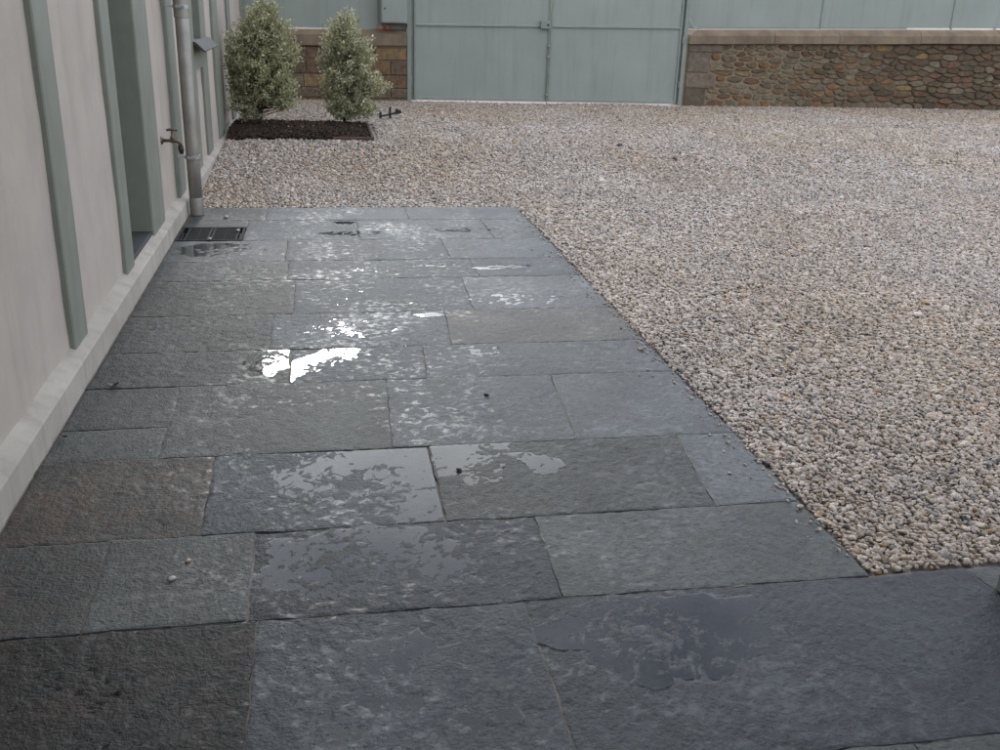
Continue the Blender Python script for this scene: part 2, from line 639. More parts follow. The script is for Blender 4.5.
pp = pebble_points()
n = len(pp)
me = bpy.data.meshes.new('gravel')
me.vertices.add(n)
me.vertices.foreach_set('co', pp[:, :3].astype(np.float32).ravel())
base = np.exp(rng.normal(math.log(0.0088), 0.30, n)) * pp[:, 3]
scl = np.stack([base * rng.uniform(1.0, 1.5, n), base * rng.uniform(0.8, 1.1, n), base * rng.uniform(0.55, 0.85, n)], 1)
rot = np.stack([rng.normal(0, 0.35, n), rng.normal(0, 0.35, n), rng.uniform(0, 6.28, n)], 1)
pal = np.array([(0.38, 0.34, 0.32), (0.46, 0.42, 0.40), (0.30, 0.27, 0.25), (0.34, 0.26, 0.21), (0.40, 0.35, 0.31),
                (0.20, 0.19, 0.19), (0.09, 0.085, 0.09), (0.36, 0.25, 0.14), (0.26, 0.22, 0.17), (0.52, 0.48, 0.45)])
pw = np.array([.22, .2, .12, .1, .14, .06, .03, .035, .07, .03])
ci = rng.choice(len(pal), n, p=pw / pw.sum())
pc = pal[ci] * rng.uniform(0.85, 1.3, (n, 1)) * np.array([0.915, 0.88, 0.825])
lowf = fbm(pp[:, 0] * 0.55, pp[:, 1] * 0.4, 29, 3)
warm = np.clip(0.5 + 0.9 * lowf + 0.35 * (1 - sstep(2.0, 5.5, pp[:, 1])), 0, 1)[:, None]
pc = pc * (1 - warm + warm * np.array([0.95, 0.89, 0.80])) * (1 + 0.10 * fbm(pp[:, 0] * 1.7, pp[:, 1] * 1.3, 31, 2))[:, None]
for nm, tp, arr in (('psc', 'FLOAT_VECTOR', scl), ('prot', 'FLOAT_VECTOR', rot), ('pcol', 'FLOAT_COLOR', np.concatenate([pc, np.ones((n, 1))], 1))):
    a = me.attributes.new(nm, tp, 'POINT')
    a.data.foreach_set('color' if 'COLOR' in tp else 'vector', arr.astype(np.float32).ravel())
gravel = mesh_obj('gravel', me, M['pebble'], kind='stuff')
tag(gravel, 'loose wet beige and grey pebbles covering the courtyard', 'gravel')
ng = bpy.data.node_groups.new('lay_pebbles', 'GeometryNodeTree')
ng.interface.new_socket('Geometry', in_out='INPUT', socket_type='NodeSocketGeometry')
ng.interface.new_socket('Geometry', in_out='OUTPUT', socket_type='NodeSocketGeometry')
gi, go = ng.nodes.new('NodeGroupInput'), ng.nodes.new('NodeGroupOutput')
iop = ng.nodes.new('GeometryNodeInstanceOnPoints')
g2i = ng.nodes.new('GeometryNodeGeometryToInstance')
for k in range(7):
    ico = ng.nodes.new('GeometryNodeMeshIcoSphere')
    ico.inputs['Subdivisions'].default_value = 2
    ps = ng.nodes.new('GeometryNodeInputPosition')
    vadd = ng.nodes.new('ShaderNodeVectorMath')
    vadd.inputs[1].default_value = (k * 7.3, k * 3.1, k * 1.7)
    nz = ng.nodes.new('ShaderNodeTexNoise')
    nz.inputs['Scale'].default_value = 0.75
    nz.inputs['Detail'].default_value = 1.0
    sub = ng.nodes.new('ShaderNodeVectorMath')
    sub.operation = 'SUBTRACT'
    sub.inputs[1].default_value = (.5, .5, .5)
    scn = ng.nodes.new('ShaderNodeVectorMath')
    scn.operation = 'SCALE'
    scn.inputs['Scale'].default_value = 1.5
    sp = ng.nodes.new('GeometryNodeSetPosition')
    sm = ng.nodes.new('GeometryNodeSetShadeSmooth')
    smat = ng.nodes.new('GeometryNodeSetMaterial')
    smat.inputs['Material'].default_value = M['pebble']
    L = ng.links.new
    L(ps.outputs[0], vadd.inputs[0]); L(vadd.outputs[0], nz.inputs['Vector'])
    L(nz.outputs['Color'], sub.inputs[0]); L(sub.outputs[0], scn.inputs[0])
    L(ico.outputs['Mesh'], sp.inputs['Geometry']); L(scn.outputs[0], sp.inputs['Offset'])
    L(sp.outputs[0], sm.inputs[0]); L(sm.outputs[0], smat.inputs['Geometry'])
    L(smat.outputs[0], g2i.inputs[0])
na1 = ng.nodes.new('GeometryNodeInputNamedAttribute'); na1.data_type = 'FLOAT_VECTOR'; na1.inputs['Name'].default_value = 'psc'
na2 = ng.nodes.new('GeometryNodeInputNamedAttribute'); na2.data_type = 'FLOAT_VECTOR'; na2.inputs['Name'].default_value = 'prot'
iop.inputs['Pick Instance'].default_value = True
rv = ng.nodes.new('FunctionNodeRandomValue'); rv.data_type = 'INT'
[s for s in rv.inputs if s.name == 'Min' and s.type == 'INT'][0].default_value = 0
[s for s in rv.inputs if s.name == 'Max' and s.type == 'INT'][0].default_value = 6
ng.links.new([s for s in rv.outputs if s.type == 'INT'][0], iop.inputs['Instance Index'])
ng.links.new(gi.outputs[0], iop.inputs['Points'])
ng.links.new(g2i.outputs[0], iop.inputs['Instance'])
ng.links.new([s for s in na1.outputs if s.enabled][0], iop.inputs['Scale'])
ng.links.new([s for s in na2.outputs if s.enabled][0], iop.inputs['Rotation'])
ng.links.new(iop.outputs[0], go.inputs[0])
gm = gravel.modifiers.new('pebbles', 'NODES')
gm.node_group = ng

# ------------------------------------------------------------------ paving: mortar bed and riven slabs
paving = MB()
paving.box(-1.03, PR - 0.012, 2.195, 6.534, -0.1, -0.0125)
paving.box(-0.537, PR - 0.012, 6.534, 6.943, -0.1, -0.0125)
paving.box(-1.03, PR - 0.012, 6.943, 7.61, -0.1, -0.0125)
paving.box(-1.03, 3.4, -2.6, 2.195, -0.1, -0.0135)
paving = paving.build('paving', M['sand_mortar'], kind='structure')


SL = []       # ya, yb, [x joints at (ya, yb)], per slab (level mm, tone, roughness mm, rust)


def course(ya, yb, joints, props):
    js = [(j, j) if not isinstance(j, tuple) else j for j in joints]
    for k in range(len(js) - 1):
        SL.append((ya, yb, js[k], js[k + 1], props[k]))


B = (0.066, 0.075, 0.083)
BN = (0.045, 0.050, 0.056)      # blue grey
G = (0.064, 0.068, 0.065)      # green grey
D = (0.039, 0.041, 0.038)      # dark, the house wall's dull reflection put into the tone
P = (0.086, 0.092, 0.095)      # pale
W_ = (0.070, 0.066, 0.060)     # warm
# level mm, tone, relief mm, rust, tilt (dz/dx, dz/dy) in mm per m
course(7.17, 7.64, [-0.97, -0.418, 0.62, PR], [(0, G, 1.2, 0), (1, B, 1.0, 0), (0, B, .8, 0)])
course(6.53, 7.17, [-0.535, 0.232, 1.157, PR], [(-1, B, 1.6, 0), (0, B, 1.4, 0), (0, P, 1.2, 0)])
SL.append((6.945, 7.17, (-0.97, -0.97), (-0.535, -0.535), (0, G, 1.0, 0)))
course(5.97, 6.53, [-0.97, -0.245, 0.782, PR], [(-2, P, 0.9, 0), (0, B, 1.4, 0), (1, B, 1.2, 0)])
course(5.53, 5.97, [-0.97, -0.22, 0.895, PR], [(0, G, 1.8, .1), (-1, B, 1.6, 0), (0, B, 1.5, 0)])
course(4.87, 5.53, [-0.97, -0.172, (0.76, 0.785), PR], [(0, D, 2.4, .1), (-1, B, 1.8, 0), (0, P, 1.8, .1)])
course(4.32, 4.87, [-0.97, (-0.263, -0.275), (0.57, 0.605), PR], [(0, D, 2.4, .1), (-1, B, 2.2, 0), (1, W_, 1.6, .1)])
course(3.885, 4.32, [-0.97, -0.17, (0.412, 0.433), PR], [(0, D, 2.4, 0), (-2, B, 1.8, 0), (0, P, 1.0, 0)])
SL.append((3.475, 3.885, (-0.97, -0.97), (-0.586, -0.603), (0, G, 1.2, 0)))
SL.append((3.205, 3.475, (-0.97, -0.97), (-0.596, -0.586), (-3, G, 0.8, 0)))
course(3.205, 3.885, [(-0.596, -0.603), (0.214, 0.238), (0.898, 0.95), PR], [(1, G, 1.8, 0), (2, P, 1.6, 0), (1, P, 0.9, 0)])
course(2.65, 3.205, [-0.97, (-0.394, -0.401), (0.339, 0.344), (1.222, 1.283), PR], [(0, (0.05, 0.046, 0.040), 2.0, .5), (-2, B, 2.0, 0), (1.6, G, 2.2, .1), (1, P, .8, 0)])
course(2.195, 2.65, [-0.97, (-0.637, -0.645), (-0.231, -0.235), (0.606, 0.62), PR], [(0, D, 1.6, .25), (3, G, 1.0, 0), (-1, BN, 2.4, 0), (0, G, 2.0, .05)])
course(1.545, 2.195, [-0.97, (-0.207, -0.205), (0.494, 0.50), (1.90, 1.815), 3.3], [(-2, (0.010, 0.0102, 0.0092), 1.8, .15), (-1, BN, 2.6, 0), (0, BN, 2.0, 0), (0, G, 1.8, 0)])  # first slab near black: the wall's dark reflection is painted into it
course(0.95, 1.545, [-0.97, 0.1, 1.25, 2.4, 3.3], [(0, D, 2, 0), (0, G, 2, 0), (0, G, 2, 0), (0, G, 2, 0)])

SURF = {}
TILT = [(2.65, -0.394, -5.5, -2.5), (2.195, -0.231, 2.0, -1.5), (1.545, 0.494, 3.5, -2.0), (1.545, -0.207, 1.5, -1.5), (3.885, -0.17, 3.0, -2.0), (3.885, -0.97, -3.0, -1.0)]
LV = 0.55


def wob_h(x, c):
    return 0.0055 * fbm(np.asarray(x) * 6 + c * 3.1, np.asarray(x) * 0 + c * 5.3, 42, 3)


def wob_v(y, c):
    return 0.0055 * fbm(np.asarray(y) * 6 + c * 2.7, np.asarray(y) * 0 + c * 4.9, 41, 3)


def slab_mesh(ya, yb, ja, jb, pr, k):
    lev, tone, rel, rust = pr
    lev = lev * LV
    gap = 0.0017 + 0.0016 * random.random()
    cs = 0.0075 if ya < 3.0 else (0.010 if ya < 4.4 else 0.015)
    nxs = max(4, int((jb[0] - ja[0]) / cs))
    nys = max(4, int((yb - ya) / (cs if ya < 3.0 else cs * 1.1)))
    u, v = np.meshgrid(np.linspace(0, 1, nxs + 1), np.linspace(0, 1, nys + 1))
    # denser rows by the border for the worn arris
    xl = ja[0] + (ja[1] - ja[0]) * v + gap
    xr = jb[0] + (jb[1] - jb[0]) * v - gap
    x = xl + (xr - xl) * u
    y = ya + gap + (yb - ya - 2 * gap) * v
    x, y = (x + (1 - u) * wob_v(y, ja[0]) + u * wob_v(y, jb[0]),
            y + (1 - v) * wob_h(x, ya) + v * wob_h(x, yb))
    ang = (k * 2.399) % 3.14
    ca, sa = math.cos(ang), math.sin(ang)
    px = (x * ca + y * sa) + k * 13.7
    py = (-x * sa + y * ca) * 1.0 + k * 7.1
    wx = px + 0.03 * fbm(px * 9, py * 9, 51, 2)
    wy = py + 0.03 * fbm(px * 9 + 5, py * 9, 52, 2)
    big = fbm(wx * 3.2, wy * 3.2, 61, 3)
    t = big * 3.0
    fl = np.floor(t)
    ter = (fl + sstep(0.35, 0.65, t - fl)) / 3.0
    mid = fbm(wx * 16, wy * 21, 71, 2)
    fine = fbm(wx * 36, wy * 46, 81, 3)
    fine = 0.6 * fine + 0.9 * (0.32 - np.abs(fbm(wx * 30 + 9, wy * 38, 83, 2)))     # creased, flaky cleft
    z = lev * 1e-3 + rel * 1e-3 * (1.0 * ter + 0.75 * mid + 1.1 * fine)
    for (ty, tx, ta, tb) in TILT:
        if abs(ya - ty) < 0.01 and abs(ja[0] - tx) < 0.01:
            z = z + 1e-3 * (ta * (u - 0.5) + tb * (v - 0.5))
    # worn, broken edge
    ex = np.minimum(u, 1 - u) * (xr - xl)
    ey = np.minimum(v, 1 - v) * (yb - ya)
    e = np.minimum(ex, ey)
    z = z - 0.0016 * (1 - sstep(0, 0.008, e)) * (1 + 0.8 * fbm(x * 20, y * 20, 91, 2))
    SURF[k] = (x, y, z)
    verts = np.stack([x, y, z], -1).reshape(-1, 3)
    W1 = nxs + 1
    idx = np.arange((nxs + 1) * (nys + 1)).reshape(nys + 1, W1)
    quads = np.stack([idx[:-1, :-1], idx[:-1, 1:], idx[1:, 1:], idx[1:, :-1]], -1).reshape(-1, 4)
    ring = np.concatenate([idx[0, :-1], idx[:-1, -1], idx[-1, :0:-1], idx[:0:-1, 0]])
    low = verts[ring].copy()
    low[:, 2] = -0.045
    o = len(verts)
    nr = len(ring)
    a = np.arange(nr)
    b = (a + 1) % nr
    skirt = np.stack([o + nr + b, o + nr + a, o + a, o + b], -1)
    verts = np.concatenate([verts, low, verts[ring]])          # own rim so the top keeps its own normals
    faces = np.concatenate([quads, skirt])
    me = bpy.data.meshes.new('slab')
    me.vertices.add(len(verts))
    me.vertices.foreach_set('co', verts.astype(np.float32).ravel())
    me.loops.add(faces.size)
    me.loops.foreach_set('vertex_index', faces.astype(np.int32).ravel())
    me.polygons.add(len(faces))
    me.polygons.foreach_set('loop_start', np.arange(0, faces.size, 4, dtype=np.int32))
    me.update(calc_edges=True)
    me.validate()
    sm_ = np.zeros(len(me.polygons), bool)
    sm_[:len(quads)] = True
    me.polygons.foreach_set('use_smooth', sm_)
    ob = mesh_obj('slab', me, M['slate'], paving)
    f = 0.78 + 0.44 * random.random()
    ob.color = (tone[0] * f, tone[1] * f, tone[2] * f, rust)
    return ob


for k, (ya, yb, ja, jb, pr) in enumerate(SL):
    slab_mesh(ya, yb, ja, jb, pr, k)

jt = MB()


def joint(xa, ya, xb, yb, seed, up):
    L_ = math.hypot(xb - xa, yb - ya)
    n_ = max(2, int(L_ / 0.03))
    dx, dy = (xb - xa) / L_, (yb - ya) / L_
    t_ = np.linspace(0, L_, n_ + 1)
    z_ = up - 0.0036 + 0.0075 * np.minimum(0, fbm(t_ * 5 + seed * 3.1, t_ * 0 + seed, 15, 3) - 0.1)
    h_ = 0.0042
    vs_, fs = [], []
    for q in range(n_ + 1):
        x, y = xa + dx * t_[q], ya + dy * t_[q]
        x, y = (x, y + float(wob_h(x, ya))) if abs(dx) > abs(dy) else (x + float(wob_v(y, xa)), y)
        vs_ += [(x - dy * h_, y + dx * h_, float(z_[q])), (x + dy * h_, y - dx * h_, float(z_[q]))]
    for q in range(n_):
        fs.append((2 * q, 2 * q + 1, 2 * q + 3, 2 * q + 2))
    jt.add(vs_, fs)


for k, (ya, yb, ja, jb, pr) in enumerate(SL):
    if yb < 7.5:
        joint(ja[1], yb, jb[1], yb, k, pr[0] * LV * 1e-3 + 0.0007)
    if jb[0] < PR - 0.05 or yb < 2.2:
        joint(jb[0], ya, jb[1], yb, k + 50, pr[0] * LV * 1e-3 + 0.0009)
jt.build('mortar_joints', M['joint'], paving, kind='stuff')

# rain water lying on the slabs: level sheets, the stone stands out of them


def puddle(cx, cy, rx, ry, z, seed, rot=0.0, poly=None):
    ang = np.linspace(0, 2 * math.pi, 72, endpoint=False)
    r = 1 + 0.30 * fbm(np.cos(ang) * 1.4 + seed * 3.7, np.sin(ang) * 1.4 + seed, seed, 4, 0.6)
    X, Y_ = rx * r * np.cos(ang), ry * r * np.sin(ang)
    c, s = math.cos(rot), math.sin(rot)
    vs_ = [(cx + a * c - b * s, cy + a * s + b * c, z) for a, b in zip(X, Y_)]
    if poly:
        vs_ = [(a, b, z) for a, b in poly]
    me = bpy.data.meshes.new('puddle')
    me.from_pydata(vs_, [], [tuple(range(len(vs_)))])
    return mesh_obj('puddle', me, M['water'], kind='structure')


PUD = [
    # cx, cy, rx, ry, level mm
    (0.08, 2.44, 0.34, 0.19, -0.9), (0.16, 1.88, 0.26, 0.24, -1.1), (0.84, 2.0, 0.36, 0.19, -0.9), (0.03, 1.62, 0.14, 0.2, -1.4),
    (0.42, 4.60, 0.10, 0.06, -1.6), (0.52, 4.79, 0.07, 0.035, 1.2), (0.15, 4.62, 0.3, 0.16, -2.6), (0.25, 5.15, 0.40, 0.18, -2.4), (1.02, 5.05, 0.22, 0.10, -0.8),
    (0.30, 5.76, 0.20, 0.07, -1.9), (0.69, 5.815, 0.12, 0.045, 0.2), (1.13, 5.77, 0.13, 0.05, 0.8), (0.98, 5.72, 0.10, 0.03, 0.8),
    (-0.68, 6.28, 0.27, 0.17, -1.4), (0.14, 7.08, 0.09, 0.05, 0.6), (1.0, 6.8, 0.2, 0.06, -0.3), (0.2, 6.72, 0.22, 0.08, -1.2), (-0.62, 1.85, 0.25, 0.20, -2.8),
]
for i, (cx_, cy_, rx_, ry_, z_) in enumerate(PUD):
    puddle(cx_, cy_, rx_, ry_, z_ * 1e-3 + i * 2e-5, i + 3)
PPOLY = [
    ([(-0.25, 3.196), (0.337, 3.199), (0.337, 2.66), (-0.05, 2.66), (-0.12, 2.80), (-0.2, 3.0)], -1.9),
    ([(0.349, 3.20), (0.669, 3.20), (0.591, 3.10), (0.60, 3.02), (0.57, 2.93), (0.47, 2.87), (0.40, 2.90), (0.353, 2.945)], 1.9),
    ([(0.594, 3.115), (0.65, 3.03), (0.717, 2.93), (0.806, 2.989), (0.796, 3.045), (0.703, 3.11)], 1.7),
    ([(-0.31, 4.312), (-0.178, 4.312), (-0.176, 4.10), (-0.24, 3.97), (-0.36, 4.03), (-0.38, 4.2)], -0.7),
    ([(-0.162, 4.16), (-0.06, 4.25), (0.02, 4.312), (0.36, 4.312), (0.2, 4.25), (0.092, 4.14), (-0.04, 4.04), (-0.162, 3.90)], -1.5),
    ([(0.64, 4.312), (0.82, 4.31), (0.78, 4.2), (0.70, 4.15), (0.645, 4.19)], 0.2),
]


def rough_outline(pl, seed):
    out = []
    for i, (a, b) in enumerate(pl):
        c, d = pl[(i + 1) % len(pl)]
        L_ = math.hypot(c - a, d - b)
        n_ = max(1, int(L_ / 0.012))
        straight = abs(d - b) < 0.02 and L_ > 0.1 or abs(c - a) < 0.012
        for q in range(n_):
            t_ = q / n_
            x, y = a + (c - a) * t_, b + (d - b) * t_
            if not straight:
                amp = 0.03 * min(1, 4 * t_ * (1 - t_) + 0.3)
                x += amp * float(fbm(np.array([x * 14.0]), np.array([y * 14.0]), seed, 3)[0])
                y += amp * float(fbm(np.array([x * 14.0]), np.array([y * 14.0]), seed + 9, 3)[0])
            out.append((x, y))
    return out


for i, (pl, z_) in enumerate(PPOLY):
    pl = rough_outline(pl, i + 60)
    ar = sum(pl[q - 1][0] * pl[q][1] - pl[q][0] * pl[q - 1][1] for q in range(len(pl)))
    puddle(0, 0, 1, 1, z_ * 1e-3, 1, poly=pl if ar > 0 else pl[::-1])

# ------------------------------------------------------------------ house on the left
BF, PF = -1.02, -1.045         # face of the timbers, face of the render
house = thing('house', (-1.1, 8.0, 0), 'long white rendered house wall with grey-green timber posts beside the paving', 'house')


def part(mb, name, mat, par=house, **kw):
    return mb.build(name, mat, par, **kw)


prof = [(-1.35, -0.1), (WX, -0.1), (WX - 0.004, 0.100), (WX - 0.010, 0.108), (-1.05, 0.137), (-1.35, 0.137)]
# plinth in short lengths so its hand-trowelled face waves a little
pv, pf = [], []
ysn = np.arange(0.9, 15.01, 0.06)
for j, yy in enumerate(ysn):
    for q, (a, b) in enumerate(prof):
        w_ = 0.0016 * float(fbm(np.array([yy * 0.9]), np.array([b * 4.0]), 7, 3)[0]) if 0 < q < 5 else 0
        pv.append((a + w_, yy, b + (0.4 * w_ if b > 0.05 else 0)))
npf = len(prof)
for j in range(len(ysn) - 1):
    for q in range(npf):
        q2 = (q + 1) % npf
        pf.append((j * npf + q, j * npf + q2, (j + 1) * npf + q2, (j + 1) * npf + q))
pf.append(tuple(range(npf)))
pf.append(tuple((len(ysn) - 1) * npf + q for q in range(npf)))
part(MB().add(pv, pf), 'plinth', M['plinth'], smooth=False)

HT = 2.75
posts = [(1.15, 1.42), (2.55, 2.80), (4.02, 4.25), (5.215, 5.42), (6.12, 6.58), (7.36, 7.72), (8.50, 8.90), (9.46, 9.84), (10.60, 11.10), (12.30, 12.70), (14.6, 14.96)]


def timber(y0, y1, z0, z1, name='timber_post', face=BF):
    mb = MB()
    nz_ = max(2, int((z1 - z0) / 0.25))
    # slightly waney edges
    prof_ = []
    b = 0.006
    vs_, fs = [], []
    for i in range(nz_ + 1):
        z = z0 + (z1 - z0) * i / nz_
        a0 = y0 + 0.006 * random.uniform(-1, 1)
        a1 = y1 + 0.006 * random.uniform(-1, 1)
        vs_ += [(PF - 0.06, a0, z), (face - b, a0, z), (face, a0 + b, z), (face, a1 - b, z), (face - b, a1, z), (PF - 0.06, a1, z)]
    for i in range(nz_):
        for q in range(6):
            q2 = (q + 1) % 6
            fs.append((i * 6 + q, i * 6 + q2, i * 6 + 6 + q2, i * 6 + 6 + q))
    fs += [tuple(range(6)), tuple(nz_ * 6 + q for q in range(6))]
    return part(mb.add(vs_, fs), name, M['timber'])


for (a, b) in posts:
    timber(a, b, 0.128 if a < 9 else 0.14, HT)
timber(8.905, 9.455, 0.915, 1.125, 'window_rail', BF - 0.003)
timber(0.9, 14.97, HT + 0.001, HT + 0.2, 'wall_plate', BF + 0.004)

# render panels between the posts
bays = [(0.9, 1.15)] + [(posts[i][1], posts[i + 1][0]) for i in range(len(posts) - 1)]
for (a, b) in bays:
    if abs(a - 5.42) < 0.01:
        continue
    zs = [(0.13, HT)] if abs(a - 8.90) > 0.01 else [(0.13, 0.92)]
    for z0, z1 in zs:
        ny_, nz_ = max(2, int((b - a) / 0.08)), max(2, int((z1 - z0) / 0.1))
        Yg, Zg = np.meshgrid(np.linspace(a - 0.02, b + 0.02, ny_ + 1), np.linspace(z0, z1, nz_ + 1))
        Xg = PF + 0.006 * fbm(Yg * 2.2, Zg * 2.2, 23, 3)
        vv = np.stack([Xg, Yg, Zg], -1).reshape(-1, 3)
        ff = [(j * (ny_ + 1) + i, j * (ny_ + 1) + i + 1, (j + 1) * (ny_ + 1) + i + 1, (j + 1) * (ny_ + 1) + i) for j in range(nz_) for i in range(ny_)]
        part(MB().add(vv.tolist(), ff), 'render_panel', M['render'], smooth=True)
# masonry behind, door recess left open
core = MB()
core.box(-1.5, PF - 0.03, 0.9, 5.40, -0.1, 4.2).box(-1.5, PF - 0.03, 6.14, 14.98, -0.1, 0.9)
core.box(-1.5, PF - 0.03, 6.14, 8.88, 0.9, 4.2).box(-1.5, PF - 0.03, 9.48, 14.98, 0.9, 4.2).box(-1.5, PF - 0.03, 5.40, 6.14, 2.2, 4.2).box(-1.5, PF - 0.03, 8.88, 9.48, 2.05, 4.2)
core.box(-1.045, -1.03, 0.9, 14.97, 2.952, 4.2)
part(core, 'upper_wall', M['render'])
# doorway
door = part(MB().box(-1.43, -1.38, 5.44, 6.10, 0.155, 2.18, 0.004), 'door', M['timber'])
for z0, z1 in ((0.3, 1.0), (1.15, 2.05)):
    part(MB().box(-1.381, -1.37, 5.54, 6.0, z0, z1, 0.004), 'door_panel', M['timber'], door)
part(MB().tube([(-1.38, 5.52, 1.1), (-1.33, 5.52, 1.1), (-1.33, 5.62, 1.1)], 0.009, 8), 'door_handle', M['clip'], door, smooth=True)
part(MB().box(-1.38, -1.052, 5.4, 5.425, 0.15, 2.2), 'door_lining', M['timber'])
part(MB().box(-1.38, -1.03, 6.113, 6.14, 0.155, 2.2), 'door_lining', M['timber'])
part(MB().box(-1.40, -1.034, 5.36, 6.16, 0.10, 0.152, 0.006), 'threshold', M['slate_dark'])
# window with a projecting sill
win = part(MB().box(-1.16, -1.13, 8.91, 9.45, 1.13, 2.05, 0.003), 'window', M['timber'])
part(MB().box(-1.131, -1.118, 8.90, 8.96, 1.13, 2.05, 0.003).box(-1.131, -1.118, 9.39, 9.455, 1.13, 2.05, 0.003).box(-1.131, -1.12, 8.96, 9.39, 1.13, 1.21, 0.003).box(-1.131, -1.12, 9.16, 9.19, 1.21, 2.05, 0.003), 'window_frame', M['timber'], win)
part(MB().box(-1.129, -1.124, 8.97, 9.155, 1.22, 2.04), 'pane', M['glass_dark'], win)
part(MB().box(-1.129, -1.124, 9.195, 9.38, 1.22, 2.04), 'pane', M['glass_dark'], win)
sillp = [(-1.13, 1.175), (-1.0, 1.145), (-0.925, 1.075), (-0.935, 1.065), (-1.01, 1.120), (-1.13, 1.127)]
part(MB().prism(sillp, 'y', 8.80, 9.93), 'window_sill', M['slate_dark'])
# roof edge
part(MB().prism([(-1.0, 4.29), (-1.0, 4.2), (-1.5, 4.2), (-5.0, 6.5), (-5.0, 6.6)], 'y', 0.6, 14.2), 'roof', M['roof'])
part(MB().box(-5.0, -4.9, 0.9, 14.98, -0.1, 6.4), 'rear_wall', M['render'])

# ------------------------------------------------------------------ porch over the near end of the paving
porch = thing('porch', (1.85, 2.05, 0), 'grey-green timber porch post standing at the edge of the near slate slab', 'porch')
part(MB().box(1.83, 1.98, 1.93, 2.08, 0.0, 2.3, 0.008), 'post', M['timber'], porch)
part(MB().box(-1.0, 3.0, 2.0, 2.17, 2.302, 2.5, 0.006), 'beam', M['timber'], porch)
part(MB().box(-1.0, 3.2, -1.2, 2.32, 2.503, 2.6, 0.006), 'roof', M['roof'], porch)

# ------------------------------------------------------------------ down pipe, tap, drain
pipe = thing('downpipe', (-0.915, 7.37, 0), 'round weathered zinc downpipe running down the house wall to the paving', 'downpipe')
part(MB().tube([(-0.915, 7.37, 0.004), (-0.915, 7.37, 0.40), (-0.915, 7.37, 3.6)], 0.047, 20), 'pipe', M['zinc'], pipe, smooth=True)
part(MB().tube([(-0.915, 7.37, 0.004), (-0.915, 7.37, 0.12), (-0.915, 7.37, 0.13)], [0.0495, 0.0495, 0.0475], 20, False), 'collar', M['zinc'], pipe, smooth=True)
part(MB().tube([(-0.915, 7.37, 1.36), (-0.915, 7.37, 1.75), (-0.915, 7.37, 1.76)], [0.052, 0.052, 0.048], 20, False), 'sleeve', M['zinc'], pipe, smooth=True)
for z in (0.42, 1.43, 2.6):
    cl = MB().tube([(-0.915, 7.37, z - 0.012), (-0.915, 7.37, z + 0.012)], 0.0555, 20)
    cl.box(-1.045, -0.955, 7.362, 7.378, z - 0.006, z + 0.006)
    cl.box(-0.945, -0.885, 7.305, 7.318, z - 0.009, z + 0.009, 0.002)
    part(cl, 'pipe_clip', M['clip'], pipe)

tap = thing('garden_tap', (PF, 6.86, 0.6), 'small brass garden tap fixed to the white wall beside the downpipe', 'tap')
part(MB().tube([(PF, 6.86, 0.6), (PF + 0.012, 6.86, 0.6)], [0.026, 0.022], 14), 'wall_flange', M['brass'], tap, smooth=True)
part(MB().tube([(PF, 6.86, 0.6), (PF + 0.05, 6.86, 0.6), (PF + 0.075, 6.86, 0.6), (PF + 0.10, 6.86, 0.598), (PF + 0.118, 6.86, 0.585), (PF + 0.122, 6.86, 0.562)], [0.011, 0.011, 0.017, 0.013, 0.013, 0.012], 12), 'body', M['brass'], tap, smooth=True)
part(MB().tube([(PF + 0.073, 6.86, 0.60), (PF + 0.073, 6.86, 0.625), (PF + 0.073, 6.86, 0.63), (PF + 0.073, 6.86, 0.665)], [0.015, 0.015, 0.007, 0.007], 10), 'stem', M['brass'], tap, smooth=True)
part(MB().tube([(PF + 0.038, 6.86, 0.667), (PF + 0.073, 6.86, 0.672), (PF + 0.108, 6.86, 0.667)], [0.007, 0.009, 0.007], 8), 'handle', M['brass'], tap, smooth=True)
part(MB().tube([(PF + 0.122, 6.86, 0.565), (PF + 0.123, 6.86, 0.54), (PF + 0.124, 6.86, 0.515)], [0.019, 0.019, 0.012], 12), 'hose_connector', M['black'], tap, smooth=True)

drain = thing('drain_grate', (-0.755, 6.74, 0), 'black cast iron drain grate of two panels set in the paving by the wall', 'drain')
x0, x1, y0, y1 = -0.967, -0.54, 6.538, 6.94
part(MB().box(x0, x1, y0, y1, -0.1, -0.04), 'pit', M['black'], drain)
fr_ = MB().box(x0, x1, y0, y0 + 0.018, -0.05, 0.002).box(x0, x1, y1 - 0.018, y1, -0.05, 0.002)
fr_.box(x0, x0 + 0.016, y0 + 0.018, y1 - 0.018, -0.05, 0.001).box(x1 - 0.016, x1, y0 + 0.018, y1 - 0.018, -0.05, 0.001)
part(fr_, 'frame', M['cast'], drain)
xm = (x0 + x1) / 2
for (a, b) in ((x0 + 0.05, xm - 0.004), (xm + 0.004, x1 - 0.035)):
    pn = MB().box(a, a + 0.013, y0 + 0.02, y1 - 0.02, -0.03, 0.0005).box(b - 0.013, b, y0 + 0.02, y1 - 0.02, -0.03, 0.0005)
    pn.box((a + b) / 2 - 0.005, (a + b) / 2 + 0.005, y0 + 0.02, y1 - 0.02, -0.03, -0.003)
    panel = part(pn, 'grate_panel', M['cast'], drain)
    bar_me = None
    for j in range(13):
        yy = y0 + 0.03 + j * (y1 - y0 - 0.06) / 12
        part(MB().box(a + 0.0135, b - 0.0135, yy - 0.006, yy + 0.006, -0.03, -0.001), 'bar', M['cast'], panel)
for a in (x0 + 0.018, x1 - 0.033):
    part(MB().box(a + 0.008, a + 0.016, y0 + 0.02, (y0 + y1) / 2 - 0.01, -0.03, -0.001).box(a, a + 0.028, (y0 + y1) / 2 - 0.008, (y0 + y1) / 2 + 0.008, -0.03, 0.0), 'lifting_slot', M['cast'], drain)

